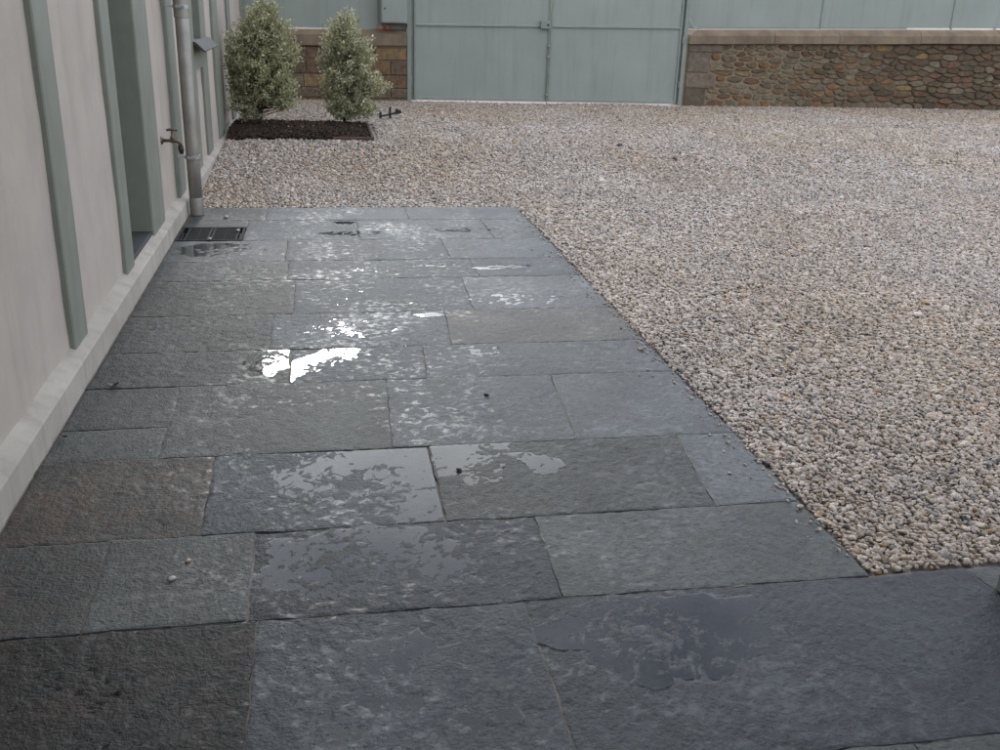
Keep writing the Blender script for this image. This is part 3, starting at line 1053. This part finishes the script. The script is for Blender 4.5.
# ------------------------------------------------------------------ gate
def gshear(x, y, z):
    return (x, y, z + 0.0155 * (x - 1.37) * (z - 0.17) / 1.05)


def gate_leaf(xa, xb, label):
    g = thing('gate_leaf', ((xa + xb) / 2, GY, 0.17), label, 'gate', 'leaves of the courtyard gate')
    t = 0.028

    def fb_(a, b, c, d, y0=GY - 0.02, y1=GY + 0.02, name='frame', mat='steel_frame'):
        return part(MB().box(a, b, y0, y1, c, d, 0.003).shear(gshear), name, M[mat], g)
    fb_(xa, xa + t, 0.165, 2.36, name='stile')
    fb_(xb - t, xb, 0.165, 2.36, name='stile')
    fb_(xa + t + 0.001, xb - t - 0.001, 0.165, 0.200, name='bottom_rail')
    fb_(xa + t + 0.001, xb - t - 0.001, 1.195, 1.222, GY - 0.028, GY + 0.02, name='middle_rail')
    fb_(xa + t + 0.001, xb - t - 0.001, 2.33, 2.36, name='top_rail')
    for (c, d) in ((0.2, 1.195), (1.222, 2.33)):
        part(MB().box(xa + t + 0.001, xb - t - 0.001, GY - 0.004, GY + 0.0, c + 0.0005, d - 0.0005).shear(gshear), 'sheet', M['steel'], g)
    return g


gl_ = gate_leaf(1.372, 3.392, 'grey-green sheet metal gate leaf carrying the lock box and drop bolt')
gr_ = gate_leaf(3.400, 5.440, 'grey-green sheet metal gate leaf hung on the post by the stone wall')
part(MB().box(3.235, 3.385, GY - 0.075, GY - 0.0285, 1.205, 1.32, 0.006), 'lock_box', M['steel_frame'], gl_)
part(MB().tube([(3.345, GY - 0.09, 1.262), (3.345, GY - 0.074, 1.262)], 0.014, 12), 'keyhole', M['black'], gl_)
part(MB().tube([(3.38, GY - 0.035, 0.12), (3.383, GY - 0.035, 0.95)], 0.0085, 8), 'drop_bolt', M['steel_frame'], gl_)
for z in (0.80, 0.95, 0.25):
    part(MB().box(3.355, 3.405, GY - 0.05, GY - 0.0205, z, z + 0.03, 0.003), 'bolt_bracket', M['steel_frame'], gl_)
part(MB().box(3.395, 3.42, GY - 0.04, GY - 0.0205, 0.2, 2.36, 0.003).shear(gshear), 'cover_strip', M['steel_frame'], gr_)
for x, lab in ((1.30, 'slim grey-green gate post against the end of the block wall behind the shrubs'), (5.505, 'slim grey-green gate post against the end of the long rubble wall')):
    gp = thing('gate_post', (x, GY, 0.1), lab, 'gate post', 'gate posts')
    part(MB().box(x - 0.03, x + 0.03, GY - 0.03, GY + 0.03, 0.05, 2.4, 0.004), 'tube', M['steel_frame'], gp)
    part(MB().box(x - 0.033, x + 0.033, GY - 0.033, GY + 0.033, 2.401, 2.41, 0.002), 'cap', M['steel_frame'], gp)
    part(MB().box(x + (0.012 if x < 3 else -0.10), x + (0.10 if x < 3 else -0.012), GY + 0.0305, GY + 0.04, 0.15, 2.38), 'gap_backing', M['steel_frame'], gp)  # added backing behind the hinge gap, keeps the bright sky from showing through
    for z in (0.4, 1.05, 1.7):
        s = 1 if x < 3 else -1
        xx = x + s * 0.034
        part(MB().tube([(xx, GY - 0.015, z), (xx, GY - 0.015, z + 0.1)], 0.011, 8), 'hinge', M['steel_frame'], gp)
sill = MB().box(1.33, 5.48, GY - 0.10, GY + 0.15, 0.0, 0.139, 0.01).build('gate_sill', M['concrete'])
tag(sill, 'pale concrete sill strip in the gravel beneath the gate', 'sill')

# ------------------------------------------------------------------ boundary walls
def clip_poly(poly, a, b, c):
    """keep a*x+b*y<=c"""
    out = []
    for i in range(len(poly)):
        p, q = poly[i], poly[(i + 1) % len(poly)]
        dp, dq = a * p[0] + b * p[1] - c, a * q[0] + b * q[1] - c
        if dp <= 0:
            out.append(p)
        if dp * dq < 0:
            t = dp / (dp - dq)
            out.append((p[0] + t * (q[0] - p[0]), p[1] + t * (q[1] - p[1])))
    return out


def voronoi(seeds, rect, asp):
    cells = []
    S = [(x / asp, z) for x, z in seeds]
    for i, (x, z) in enumerate(S):
        poly = [(rect[0] / asp, rect[2]), (rect[1] / asp, rect[2]), (rect[1] / asp, rect[3]), (rect[0] / asp, rect[3])]
        for j, (u, w) in enumerate(S):
            if j == i or abs(u - x) > 0.6 or abs(w - z) > 0.6:
                continue
            a, b = u - x, w - z
            c = (u * u + w * w - x * x - z * z) / 2
            poly = clip_poly(poly, a, b, c)
            if len(poly) < 3:
                break
        if len(poly) >= 3:
            cells.append([(p[0] * asp, p[1]) for p in poly])
    return cells


def stone(poly, yf, depth, gap, parent, tone, roundn=2):
    cx_ = sum(p[0] for p in poly) / len(poly)
    cz_ = sum(p[1] for p in poly) / len(poly)
    # shrink by the joint, then round the corners
    q = []
    for p in poly:
        d = math.hypot(p[0] - cx_, p[1] - cz_)
        s = max(0.3, (d - gap * random.uniform(0.8, 1.6)) / max(d, 1e-6))
        q.append((cx_ + (p[0] - cx_) * s, cz_ + (p[1] - cz_) * s))
    for _ in range(roundn):
        r_ = []
        for i in range(len(q)):
            a, b = q[i], q[(i + 1) % len(q)]
            r_ += [(a[0] * .75 + b[0] * .25, a[1] * .75 + b[1] * .25), (a[0] * .25 + b[0] * .75, a[1] * .25 + b[1] * .75)]
        q = r_
    if len(q) > 14:
        q = q[::2]
    n_ = len(q)
    pr = random.uniform(0.6, 1.3) * depth
    vs_ = [(a, yf + 0.05, b) for a, b in q]
    vs_ += [(a, yf - 0.3 * pr, b) for a, b in q]
    vs_ += [(cx_ + (a - cx_) * 0.8, yf - pr + random.uniform(-.002, .002), cz_ + (b - cz_) * 0.78) for a, b in q]
    fs = []
    for i in range(n_):
        j = (i + 1) % n_
        fs += [(i, j, n_ + j, n_ + i), (n_ + i, n_ + j, 2 * n_ + j, 2 * n_ + i)]
    fs.append(tuple(2 * n_ + i for i in range(n_)))
    o = MB().add(vs_, fs).build('stone', M['rubble'], parent)
    f = random.uniform(0.75, 1.2)
    o.color = (tone[0] * f, tone[1] * f, tone[2] * f, 1)
    return o


ZT = lambda x: 1.047 + 0.0245 * (x - 5.6)        # underside of the coping, right wall
wr = thing('rubble_wall', (8.9, GY, 0.1), 'long rubble stone wall with coping beside the gate, darker and mossy towards its far end', 'stone wall')
part(MB().add([(5.56, GY - 0.004, -0.05), (8.3, GY + 0.008, -0.05), (8.3, GY + 0.008, ZT(8.3)), (5.56, GY - 0.004, ZT(5.56)),
               (5.56, GY + 0.3, -0.05), (8.3, GY + 0.3, -0.05), (8.3, GY + 0.3, ZT(8.3)), (5.56, GY + 0.3, ZT(5.56))],
              [(0, 1, 2, 3), (4, 7, 6, 5), (0, 3, 7, 4), (1, 5, 6, 2), (3, 2, 6, 7), (0, 4, 5, 1)]), 'mortar', M['mortar_wall'], wr)
part(MB().add([(8.3, GY + 0.008, -0.05), (13.6, GY + 0.008, -0.05), (13.6, GY + 0.008, ZT(13.6)), (8.3, GY + 0.008, ZT(8.3)),
               (8.3, GY + 0.3, -0.05), (13.6, GY + 0.3, -0.05), (13.6, GY + 0.3, ZT(13.6)), (8.3, GY + 0.3, ZT(8.3))],
              [(0, 1, 2, 3), (4, 7, 6, 5), (0, 3, 7, 4), (1, 5, 6, 2), (3, 2, 6, 7), (0, 4, 5, 1)]), 'mortar', M['mortar_wall'], wr)
TL = [(0.175, 0.13, 0.085), (0.155, 0.115, 0.075), (0.18, 0.10, 0.05), (0.145, 0.118, 0.088), (0.13, 0.075, 0.045), (0.17, 0.145, 0.105), (0.20, 0.13, 0.06), (0.15, 0.125, 0.09), (0.165, 0.128, 0.085)]
TD = [(0.125, 0.086, 0.056), (0.14, 0.105, 0.068), (0.10, 0.075, 0.053), (0.12, 0.095, 0.058), (0.15, 0.092, 0.055), (0.11, 0.09, 0.055), (0.17, 0.145, 0.11)]
TD = [(0.90 * a, 0.80 * b, 0.68 * c) for a, b, c in TD]
TL = [(1.05 * a, 0.97 * b, 0.82 * c) for a, b, c in TL]
# dressed quoins at the gate end
qz = [(0.06, 0.13, 0.62), (0.135, 0.40, 0.34), (0.405, 0.63, 0.48), (0.635, 0.93, 0.36), (0.935, 1.045, 0.56)]
qt = [(0.15, 0.095, 0.06), (0.11, 0.082, 0.054), (0.17, 0.13, 0.09), (0.15, 0.118, 0.085), (0.14, 0.11, 0.075)]
for (z0, z1, w_), t_ in zip(qz, qt):
    o = part(MB().box(5.575, 5.575 + w_, GY - 0.028, GY + 0.05, z0, z1, 0.008), 'quoin', M['rubble'], wr)
    o.color = (*t_, 1)
seeds = []
z = 0.13
while z < 1.25:
    hgt = random.uniform(0.065, 0.115)
    x = 5.75 + random.uniform(0, .1)
    while x < 12.7:
        w_ = random.uniform(0.12, 0.36) * (1.0 if x < 8.4 else 1.2)
        zt = ZT(x) - 0.02
        zz = z + hgt / 2 + random.uniform(-.03, .03)
        qend = 5.575 + next((q[2] for q in qz if q[0] <= zz < q[1] + .006), 0.4)
        if zz < zt - 0.01 and x + w_ / 2 > qend + 0.03:
            seeds.append((x + w_ / 2, zz))
            if random.random() < (0.16 if x < 8.3 else 0.08):
                seeds.append((x + w_ * 0.9, zz + random.uniform(-.045, .045)))
        x += w_
    z += hgt
cells = voronoi(seeds, (5.6, 12.75, 0.04, 1.30), 2.4)
for c in cells:
    cxm = sum(p[0] for p in c) / len(c)
    czm = sum(p[1] for p in c) / len(c)
    c = clip_poly(c, -0.0245, 1, ZT(5.6) - 0.008 - 0.0245 * 5.6)
    # keep clear of the quoins
    qend = 5.575 + next((q[2] for q in qz if q[0] <= czm < q[1] + .006), 0.4)
    c = clip_poly(c, -1, 0, -(qend + 0.006)) if len(c) >= 3 else c
    if len(c) < 3:
        continue
    wv = max(p[0] for p in c) - min(p[0] for p in c)
    hv = max(p[1] for p in c) - min(p[1] for p in c)
    if wv < 0.05 or hv < 0.035:
        continue
    left = cxm < 8.7 + random.uniform(-1.3, 1.3)
    stone(c, GY + (0.0 if cxm < 8.3 else 0.01), 0.02 if left else 0.024, 0.011 if left else 0.004, wr, random.choice(TL if left else TD), 2 if left else 1)
# coping stones
x = 5.56
first = True
while x < 13.5:
    L_ = random.uniform(0.9, 1.5)
    xe = min(x + L_, 13.6)
    f = lambda xx: 1.05 + 0.0245 * (xx - 5.6)
    g_ = 0.003
    xs_ = [x + g_, xe - g_]
    pr_ = [(GY - 0.075, 0.0), (GY - 0.075, 0.115), (GY + 0.03, 0.2), (GY + 0.35, 0.2), (GY + 0.35, 0.0)]
    vs_ = []
    for xi, xx in enumerate(xs_):
        for q, (a, b) in enumerate(pr_):
            dx = 0.14 if (first and xi == 0 and q in (2, 3)) else 0
            dz = random.uniform(-.004, .004)
            vs_.append((xx + dx * (1 if q == 2 else 0.2), a + random.uniform(-.004, .004), f(xx) + b + dz))
    fs = [(0, 4, 3, 2, 1), (5, 6, 7, 8, 9)] + [(q, (q + 1) % 5, 5 + (q + 1) % 5, 5 + q) for q in range(5)]
    part(MB().add(vs_, fs), 'coping_stone', M['coping'], wr)
    x = xe
    first = False

# left length, squared blocks
wl_ = thing('block_wall', (0.2, GY, 0.1), 'short brown block wall behind the two shrubs and below the meter box', 'stone wall')
ZL = lambda x: 0.905 + 0.022 * (x + 0.26)
part(MB().box(-1.3, 1.269, GY + 0.002, GY + 0.29, -0.05, 0.925), 'mortar', M['mortar_light'], wl_)
rows = [(0.08, 0.165), (0.17, 0.31), (0.315, 0.50), (0.505, 0.71), (0.715, 0.885)]
TB = [(0.19, 0.115, 0.055), (0.17, 0.105, 0.055), (0.15, 0.105, 0.065), (0.21, 0.135, 0.065), (0.14, 0.09, 0.055), (0.165, 0.125, 0.08)]
for ri, (z0, z1) in enumerate(rows):
    x = 1.268
    wlist = [0.24, 0.5, 0.3] if ri % 2 else [0.46, 0.28, 0.4]
    while x > -1.0:
        w_ = (wlist.pop(0) if wlist else random.uniform(0.2, 0.48))
        xa = max(-1.02, x - w_)
        if x - xa > 0.05:
            o = part(MB().box(xa + 0.004, x - 0.004, GY - 0.02 - random.uniform(0, .012), GY + 0.05, z0 + random.uniform(0, .006), z1 - random.uniform(0, .008), 0.009), 'block', M['rubble'], wl_)
            t_ = random.choice(TB)
            f = random.uniform(.85, 1.2)
            o.color = (t_[0] * f, t_[1] * f, t_[2] * f, 1)
        x -= w_
x = 1.268
while x > -1.0:
    xa = max(-1.02, x - random.uniform(0.7, 1.0))
    vs_ = []
    for xx in (xa + 0.003, x - 0.003):
        for (a, b) in [(GY - 0.07, 0.0), (GY - 0.07, 0.145), (GY + 0.04, 0.215), (GY + 0.3, 0.215), (GY + 0.3, 0.0)]:
            vs_.append((xx, a, ZL(xx) + b - 0.012 + random.uniform(-.003, .003)))
    part(MB().add(vs_, [(0, 4, 3, 2, 1), (5, 6, 7, 8, 9)] + [(q, (q + 1) % 5, 5 + (q + 1) % 5, 5 + q) for q in range(5)]), 'coping_stone', M['coping'], wl_)
    x = xa

# sheet metal screens standing on the copings
CT = lambda x: 1.252 + 0.0245 * (x - 5.6)
scr = thing('metal_screen', (9.0, GY + 0.06, 1.3), 'grey-green sheet metal screen standing on the long rubble wall', 'screen')
edges = [5.60, 7.72, 9.96, 12.1, 13.6]
for a, b in zip(edges[:-1], edges[1:]):
    sh = lambda X_, Y_, Z_: (X_, Y_, Z_ + 0.0245 * (X_ - 5.6))
    gapz = 0.018 if a < 7 else 0.022
    part(MB().box(a + 0.004 - (0.07 if a < 5.7 else 0), b - 0.004, GY + 0.058, GY + 0.064, 1.252 + gapz, 2.38).shear(sh), 'sheet', M['steel'], scr)
    part(MB().box(b - 0.007, b + 0.007, GY + 0.045, GY + 0.0575, 1.252 + 0.005, 2.38, 0.002).shear(sh), 'seam_strip', M['steel_frame'], scr)
    part(MB().box(a + 0.004, b - 0.013, GY + 0.05, GY + 0.0575, 1.252 + gapz + 0.001, 1.252 + gapz + 0.022).shear(sh), 'lower_edge', M['steel_frame'], scr)
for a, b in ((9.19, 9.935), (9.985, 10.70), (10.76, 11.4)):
    part(MB().box(a, b, GY + 0.036, GY + 0.0495, 1.258, 1.285, 0.002).shear(lambda X_, Y_, Z_: (X_, Y_, Z_ + 0.0245 * (X_ - 5.6))), 'glint_strip', M['cream'], scr)  # added strips, the bright line below the sheets painted as cream
arc = [(5.56 + 0.16 * (1 - math.cos(t_)) , GY - 0.01, 1.27 + 0.12 * (1 - math.sin(t_))) for t_ in np.linspace(0, math.pi / 2, 7)]
part(MB().tube(arc, 0.008, 8), 'corner_bracket', M['clip'], scr, smooth=True)
scl_ = thing('metal_screen', (0.1, GY + 0.06, 1.2), 'grey-green sheet metal screen behind the shrubs on the block wall', 'screen')
for a, b in ((-1.4, 0.86), (0.86, 1.272)):
    part(MB().box(a + 0.004, b - 0.004, GY + 0.058, GY + 0.064, 1.13, 2.38), 'sheet', M['steel'], scl_)
    part(MB().box(b - 0.012, b + 0.004, GY + 0.045, GY + 0.0575, 1.15, 2.38, 0.002), 'seam_strip', M['steel_frame'], scl_)

# meter box
mbx = thing('meter_box', (1.08, GY - 0.05, 1.22), 'pale grey-green meter box mounted above the block wall beside the gate', 'meter box')
part(MB().box(0.89, 1.262, GY - 0.16, GY + 0.04, 1.222, 1.85, 0.008), 'cabinet', M['steel'], mbx)
part(MB().box(0.905, 1.247, GY - 0.168, GY - 0.1605, 1.236, 1.838, 0.003), 'door', M['steel'], mbx)
part(MB().tube([(0.945, GY - 0.176, 1.42), (0.945, GY - 0.168, 1.42)], 0.012, 12), 'lock', M['black'], mbx)
part(MB().box(0.895, 1.255, GY - 0.15, GY + 0.03, 1.212, 1.2215), 'base_flange', M['cast'], mbx)
for x in (0.97, 1.05):
    part(MB().tube([(x, GY - 0.06, 1.2115), (x, GY - 0.06, 1.16), (x - 0.05, GY - 0.05, 1.152), (x - 0.14, GY - 0.04, 1.15)], 0.013, 8), 'duct', M['orange'], mbx, smooth=True)

# gate stop in the gravel
zg = float(gz(0.86, 12.7))
gs = thing('gate_stop', (0.86, 12.7, zg), 'small black iron gate stop with a tilted arm standing in the gravel', 'gate stop')
part(MB().box(0.846, 0.874, 12.69, 12.71, zg - 0.08, zg + 0.145, 0.002), 'stake', M['black'], gs)
part(MB().add([(0.745, 12.672, zg + 0.02), (0.745, 12.688, zg + 0.02), (0.745, 12.672, zg + 0.042), (0.745, 12.688, zg + 0.042),
               (0.985, 12.672, zg + 0.075), (0.985, 12.688, zg + 0.075), (0.985, 12.672, zg + 0.097), (0.985, 12.688, zg + 0.097)],
              [(0, 1, 3, 2), (4, 6, 7, 5), (0, 2, 6, 4), (1, 5, 7, 3), (0, 4, 5, 1), (2, 3, 7, 6)]), 'arm', M['black'], gs)
part(MB().box(0.722, 0.752, 12.655, 12.705, zg - 0.012, zg + 0.085, 0.004), 'catch_plate', M['black'], gs)
part(MB().prism([(0.925, zg + 0.055), (1.005, zg + 0.075), (0.995, zg + 0.105), (0.925, zg + 0.125)], 'y', 12.655, 12.705), 'counterweight', M['black'], gs)

# ------------------------------------------------------------------ planting bed
bx0, bx1, by0, by1 = -0.98, 0.52, 10.64, 12.08
xs, ys = np.linspace(bx0, bx1, 30), np.linspace(by0, by1, 30)
X_, Y_ = np.meshgrid(xs, ys)
ed = np.minimum(np.minimum(bx1 - X_, Y_ - by0), by1 - Y_)
Z_ = gz(X_, Y_) + 0.003 + 0.03 * sstep(0, 0.3, ed) + 0.012 * fbm(X_ * 6, Y_ * 6, 33, 3)
ff = [(j * 30 + i, j * 30 + i + 1, (j + 1) * 30 + i + 1, (j + 1) * 30 + i) for j in range(29) for i in range(29)]
MB().add(np.stack([X_, Y_, Z_], -1).reshape(-1, 3).tolist(), ff).build('soil', M['mulch'], kind='structure', smooth=True)


def bed_z(x, y):
    e = min(bx1 - x, y - by0, by1 - y)
    return float(gz(x, y)) + 0.003 + 0.03 * float(sstep(0, 0.3, np.array(e)))


mbm = MB()
for _ in range(2400):
    x, y = random.uniform(bx0 + .02, bx1 - .02), random.uniform(by0 + .02, by1 - .02)
    l_, w_, t_ = random.uniform(.012, .035), random.uniform(.006, .014), random.uniform(.003, .006)
    R_ = Matrix.Rotation(random.uniform(0, 6.28), 3, 'Z') @ Matrix.Rotation(random.gauss(0, .35), 3, 'X') @ Matrix.Rotation(random.gauss(0, .35), 3, 'Y')
    z = bed_z(x, y) + 0.012
    vs_ = [R_ @ Vector((sx * l_, sy * w_, sz * t_)) + Vector((x, y, z)) for sz in (-1, 1) for sy in (-1, 1) for sx in (-1, 1)]
    mbm.add(vs_, [(0, 2, 3, 1), (4, 5, 7, 6), (0, 1, 5, 4), (2, 6, 7, 3), (0, 4, 6, 2), (1, 3, 7, 5)])
mu = mbm.build('mulch', M['mulch'], kind='stuff')
tag(mu, 'dark bark mulch covering the planting bed under the shrubs', 'mulch')
edg = thing('bed_edging', (0.3, 10.63, 0.13), 'low brown timber edging boards round the outer corner of the mulch bed', 'edging')
part(MB().box(0.12, 0.55, 10.615, 10.645, 0.05, 0.158, 0.003), 'board', M['board'], edg)
part(MB().box(0.522, 0.55, 10.646, 12.1, 0.05, 0.160, 0.003), 'board', M['board'], edg)


def leaf_mesh(name, centers, dirs, sizes, cols, mat, parent, kind=None):
    n_ = len(centers)
    up = rng.normal(0, 1, (n_, 3))
    side = np.cross(dirs, up)
    side /= np.linalg.norm(side, axis=1, keepdims=True) + 1e-9
    nrm = np.cross(side, dirs)
    L_ = sizes[:, None]
    v0 = centers
    v1 = centers + dirs * L_ * 0.5 + side * L_ * 0.27 + nrm * L_ * 0.08
    v2 = centers + dirs * L_
    v3 = centers + dirs * L_ * 0.5 - side * L_ * 0.27 + nrm * L_ * 0.08
    V = np.stack([v0, v1, v2, v3], 1).reshape(-1, 3)
    o4 = np.arange(n_)[:, None] * 4
    F = np.concatenate([o4 + np.array([[0, 1, 2]]), o4 + np.array([[0, 2, 3]])], 1).reshape(-1, 3)
    me = bpy.data.meshes.new(name)
    me.vertices.add(len(V))
    me.vertices.foreach_set('co', V.astype(np.float32).ravel())
    me.loops.add(F.size)
    me.loops.foreach_set('vertex_index', F.astype(np.int32).ravel())
    me.polygons.add(len(F))
    me.polygons.foreach_set('loop_start', np.arange(0, F.size, 3, dtype=np.int32))
    me.update(calc_edges=True)
    at = me.attributes.new('lcol', 'FLOAT_COLOR', 'POINT')
    c4 = np.concatenate([np.repeat(cols, 4, 0), np.ones((n_ * 4, 1))], 1)
    at.data.foreach_set('color', c4.astype(np.float32).ravel())
    return mesh_obj(name, me, mat, parent, kind=kind)


def shrub(base, lobes, label, tint, ntwig, seed):
    random.seed(seed)
    t = thing('shrub', base, label, 'shrub', 'variegated shrubs in the mulch bed')
    bx_, by_, bz_ = base
    top = max(c[2] + c[3] * c[4] for c in lobes)
    tr = MB()
    # leader and a few forks
    leader = [Vector((bx_, by_, bz_ - 0.05))]
    hgt = top - bz_
    tops = max(lobes, key=lambda c: c[2])
    for i in range(1, 9):
        s = i / 8
        leader.append(Vector((bx_ + (tops[0] - bx_) * s + random.gauss(0, .012), by_ + (tops[1] - by_) * s + random.gauss(0, .012), bz_ + hgt * 0.93 * s)))
    tr.tube(leader, [0.016 - 0.0125 * i / 8 for i in range(9)], 7)
    t_trunk = tr.build('trunk', M['bark'], t, smooth=True)
    br = MB()
    C_, D_, S_, K_ = [], [], [], []
    wts = [c[3] ** 2 * c[4] for c in lobes]
    for k in range(ntwig):
        c = random.choices(lobes, wts)[0]
        d = Vector((random.gauss(0, 1), random.gauss(0, 1), random.gauss(0, 1))).normalized()
        r = random.random() ** 0.38 * random.uniform(0.9, 1.2)
        tip = Vector((c[0] + d.x * c[3] * r, c[1] + d.y * c[3] * r, c[2] + d.z * c[3] * c[4] * r))
        if tip.x < -1.0:
            tip.x = -1.0 + random.uniform(0, .05)
        if tip.z < bz_ + 0.06:
            continue
        # join the leader below the tip
        s = max(0.04, min(0.97, (tip.z - bz_) / (hgt * .93) * random.uniform(0.45, 0.85)))
        q = leader[0].lerp(leader[-1], s)
        i0 = min(7, int(s * 8))
        q = leader[i0].lerp(leader[i0 + 1], s * 8 - i0)
        midp = q.lerp(tip, 0.55) + Vector((random.gauss(0, .02), random.gauss(0, .02), -0.03 * (tip - q).length))
        br.tube([q, midp, tip], [0.0042, 0.0028, 0.0012], 3, False)
        ax = (tip - midp).normalized()
        nl = random.randint(24, 36)
        shade = random.uniform(0.75, 1.2)
        for j in range(nl):
            f = random.random() ** 0.8
            p = midp.lerp(tip, 0.25 + 0.8 * f) + Vector((random.gauss(0, .018), random.gauss(0, .018), random.gauss(0, .018)))
            dd = (ax * 0.6 + Vector((random.gauss(0, .7), random.gauss(0, .7), random.gauss(0.15, .7)))).normalized()
            if p.x < -1.02:
                continue
            C_.append(p); D_.append(dd); S_.append(random.uniform(0.024, 0.046))
            u_ = random.random()
            green, cream = Vector((0.30, 0.30, 0.14)), Vector((0.78, 0.75, 0.56))
            K_.append((green.lerp(cream, u_ ** 1.5 * tint) * shade)[:])
    br.build('branches', M['bark'], t)
    leaf_mesh('crown', np.array([tuple(p) for p in C_]), np.array([tuple(p) for p in D_]), np.array(S_), np.array(K_), M['leaf'], t)
    return t


shrub((-0.665, 11.40, 0.18), [(-0.64, 11.45, 1.18, 0.27, 1.1), (-0.83, 11.45, 0.95, 0.27, 1.0), (-0.45, 11.4, 0.92, 0.27, 1.0), (-0.62, 11.3, 0.72, 0.34, 0.8),
                           (-0.80, 11.42, 0.48, 0.28, 0.8), (-0.42, 11.45, 0.52, 0.22, 0.8), (-0.6, 11.5, 1.36, 0.17, 1.0), (-0.88, 11.5, 0.66, 0.16, 1.2), (-0.36, 11.42, 1.15, 0.13, 1.0)],
      'broad green-leaved shrub in the mulch bed against the white house wall', 0.68, 700, 21)
shrub((0.265, 11.85, 0.18), [(0.30, 11.85, 1.22, 0.17, 1.15), (0.24, 11.85, 1.02, 0.22, 1.0), (0.46, 11.82, 0.98, 0.2, 0.9), (0.34, 11.78, 0.74, 0.30, 0.75),
                           (0.60, 11.85, 0.62, 0.19, 0.8), (0.16, 11.85, 0.55, 0.19, 0.9), (0.40, 11.85, 0.42, 0.22, 0.8), (0.12, 11.88, 0.85, 0.12, 1.0), (0.2, 11.8, 0.36, 0.2, 0.7), (0.5, 11.8, 0.36, 0.18, 0.7)],
      'narrower silvery shrub with cream-edged leaves nearer the meter box', 1.0, 640, 22)
random.seed(77)
pts, drs, szs, cls_ = [], [], [], []
for _ in range(130):
    x, y = random.uniform(-0.9, 0.47), random.uniform(10.7, 11.9)
    pts.append((x, y, bed_z(x, y) + 0.022))
    a = random.uniform(0, 6.28)
    drs.append((math.cos(a), math.sin(a), random.uniform(-.1, .3)))
    szs.append(random.uniform(.02, .04))
    cls_.append(random.choice([(0.3, 0.2, 0.08), (0.22, 0.1, 0.05), (0.38, 0.33, 0.16), (0.16, 0.07, 0.03)]))
ll = leaf_mesh('leaf_litter', np.array(pts), np.array(drs), np.array(szs), np.array(cls_), M['leaf'], None, kind='stuff')
tag(ll, 'fallen tan leaves scattered over the dark mulch', 'leaf litter')

# ------------------------------------------------------------------ small strays on the paving
def pebble(x, y, r, mat, label, squash=0.6, group=None, seed=1):
    random.seed(seed)
    import bmesh
    bm = bmesh.new()
    bmesh.ops.create_icosphere(bm, subdivisions=2, radius=1)
    for v_ in bm.verts:
        s = 1 + random.uniform(-.14, .14)
        v_.co = Vector((v_.co.x * r * 1.3 * s, v_.co.y * r * s, v_.co.z * r * squash * s))
    me = bpy.data.meshes.new('pebble')
    bm.to_mesh(me)
    bm.free()
    o = mesh_obj('pebble', me, mat, smooth=True)
    o.location = (x, y, r * squash * 0.85 + 0.002)
    o.rotation_euler = (0, 0, random.uniform(0, 3))
    tag(o, label, 'pebble', group)
    return o


def dead_leaf(x, y, l_, mat, label, seed):
    random.seed(seed)
    n_ = 7
    vs_, fs = [], []
    for i in range(n_):
        t = i / (n_ - 1)
        w_ = l_ * 0.33 * math.sin(math.pi * (0.06 + 0.9 * t)) * random.uniform(.8, 1.15)
        zc = 0.004 + 0.012 * (t - .5) ** 2 * 4 * l_ / 0.05
        vs_ += [((t - .5) * l_, -w_, zc + 0.006), ((t - .5) * l_, 0, zc), ((t - .5) * l_, w_, zc + 0.004)]
    for i in range(n_ - 1):
        for q in (0, 1):
            fs.append((i * 3 + q, i * 3 + q + 1, i * 3 + q + 4, i * 3 + q + 3))
    o = MB().add(vs_, fs).build('dead_leaf', mat, smooth=True)
    o.location = (x, y, 0.003)
    o.rotation_euler = (0, 0, random.uniform(-.6, .6))
    tag(o, label, 'leaf')


pebble(-0.444, 2.416, 0.009, M['chip_white'], 'white stone chip lying alone on a square grey slab', 0.5, 'stray pebbles on the paving', 1)
pebble(-0.412, 2.505, 0.0075, M['chip_tan'], 'tan stone chip next to a white one on a square grey slab', 0.5, 'stray pebbles on the paving', 2)
pebble(-0.702, 7.254, 0.016, M['chip_white'], 'white pebble on the slab between the downpipe and the drain', 0.6, 'stray pebbles on the paving', 3)
pebble(-0.585, 6.80, 0.013, M['chip_white'], 'white pebble lying on the black drain grate', 0.6, 'stray pebbles on the paving', 4)
pebble(-0.748, 6.555, 0.013, M['chip_white'], 'white pebble on the front rim of the drain grate', 0.6, 'stray pebbles on the paving', 5)
pebble(0.632, 3.662, 0.009, M['leaf_black'], 'black grit crumb on the pale slab beyond the large puddle', 0.7, None, 6)
pebble(0.428, 2.99, 0.009, M['leaf_black'], 'black grit crumb standing in the large puddle', 0.7, None, 7)
dead_leaf(-0.868, 3.91, 0.05, M['leaf_black'], 'small blackened leaf on the slab joint near the house plinth', 8)
dead_leaf(-0.945, 3.40, 0.035, M['leaf_brown'], 'curled reddish brown leaf caught against the house plinth', 9)
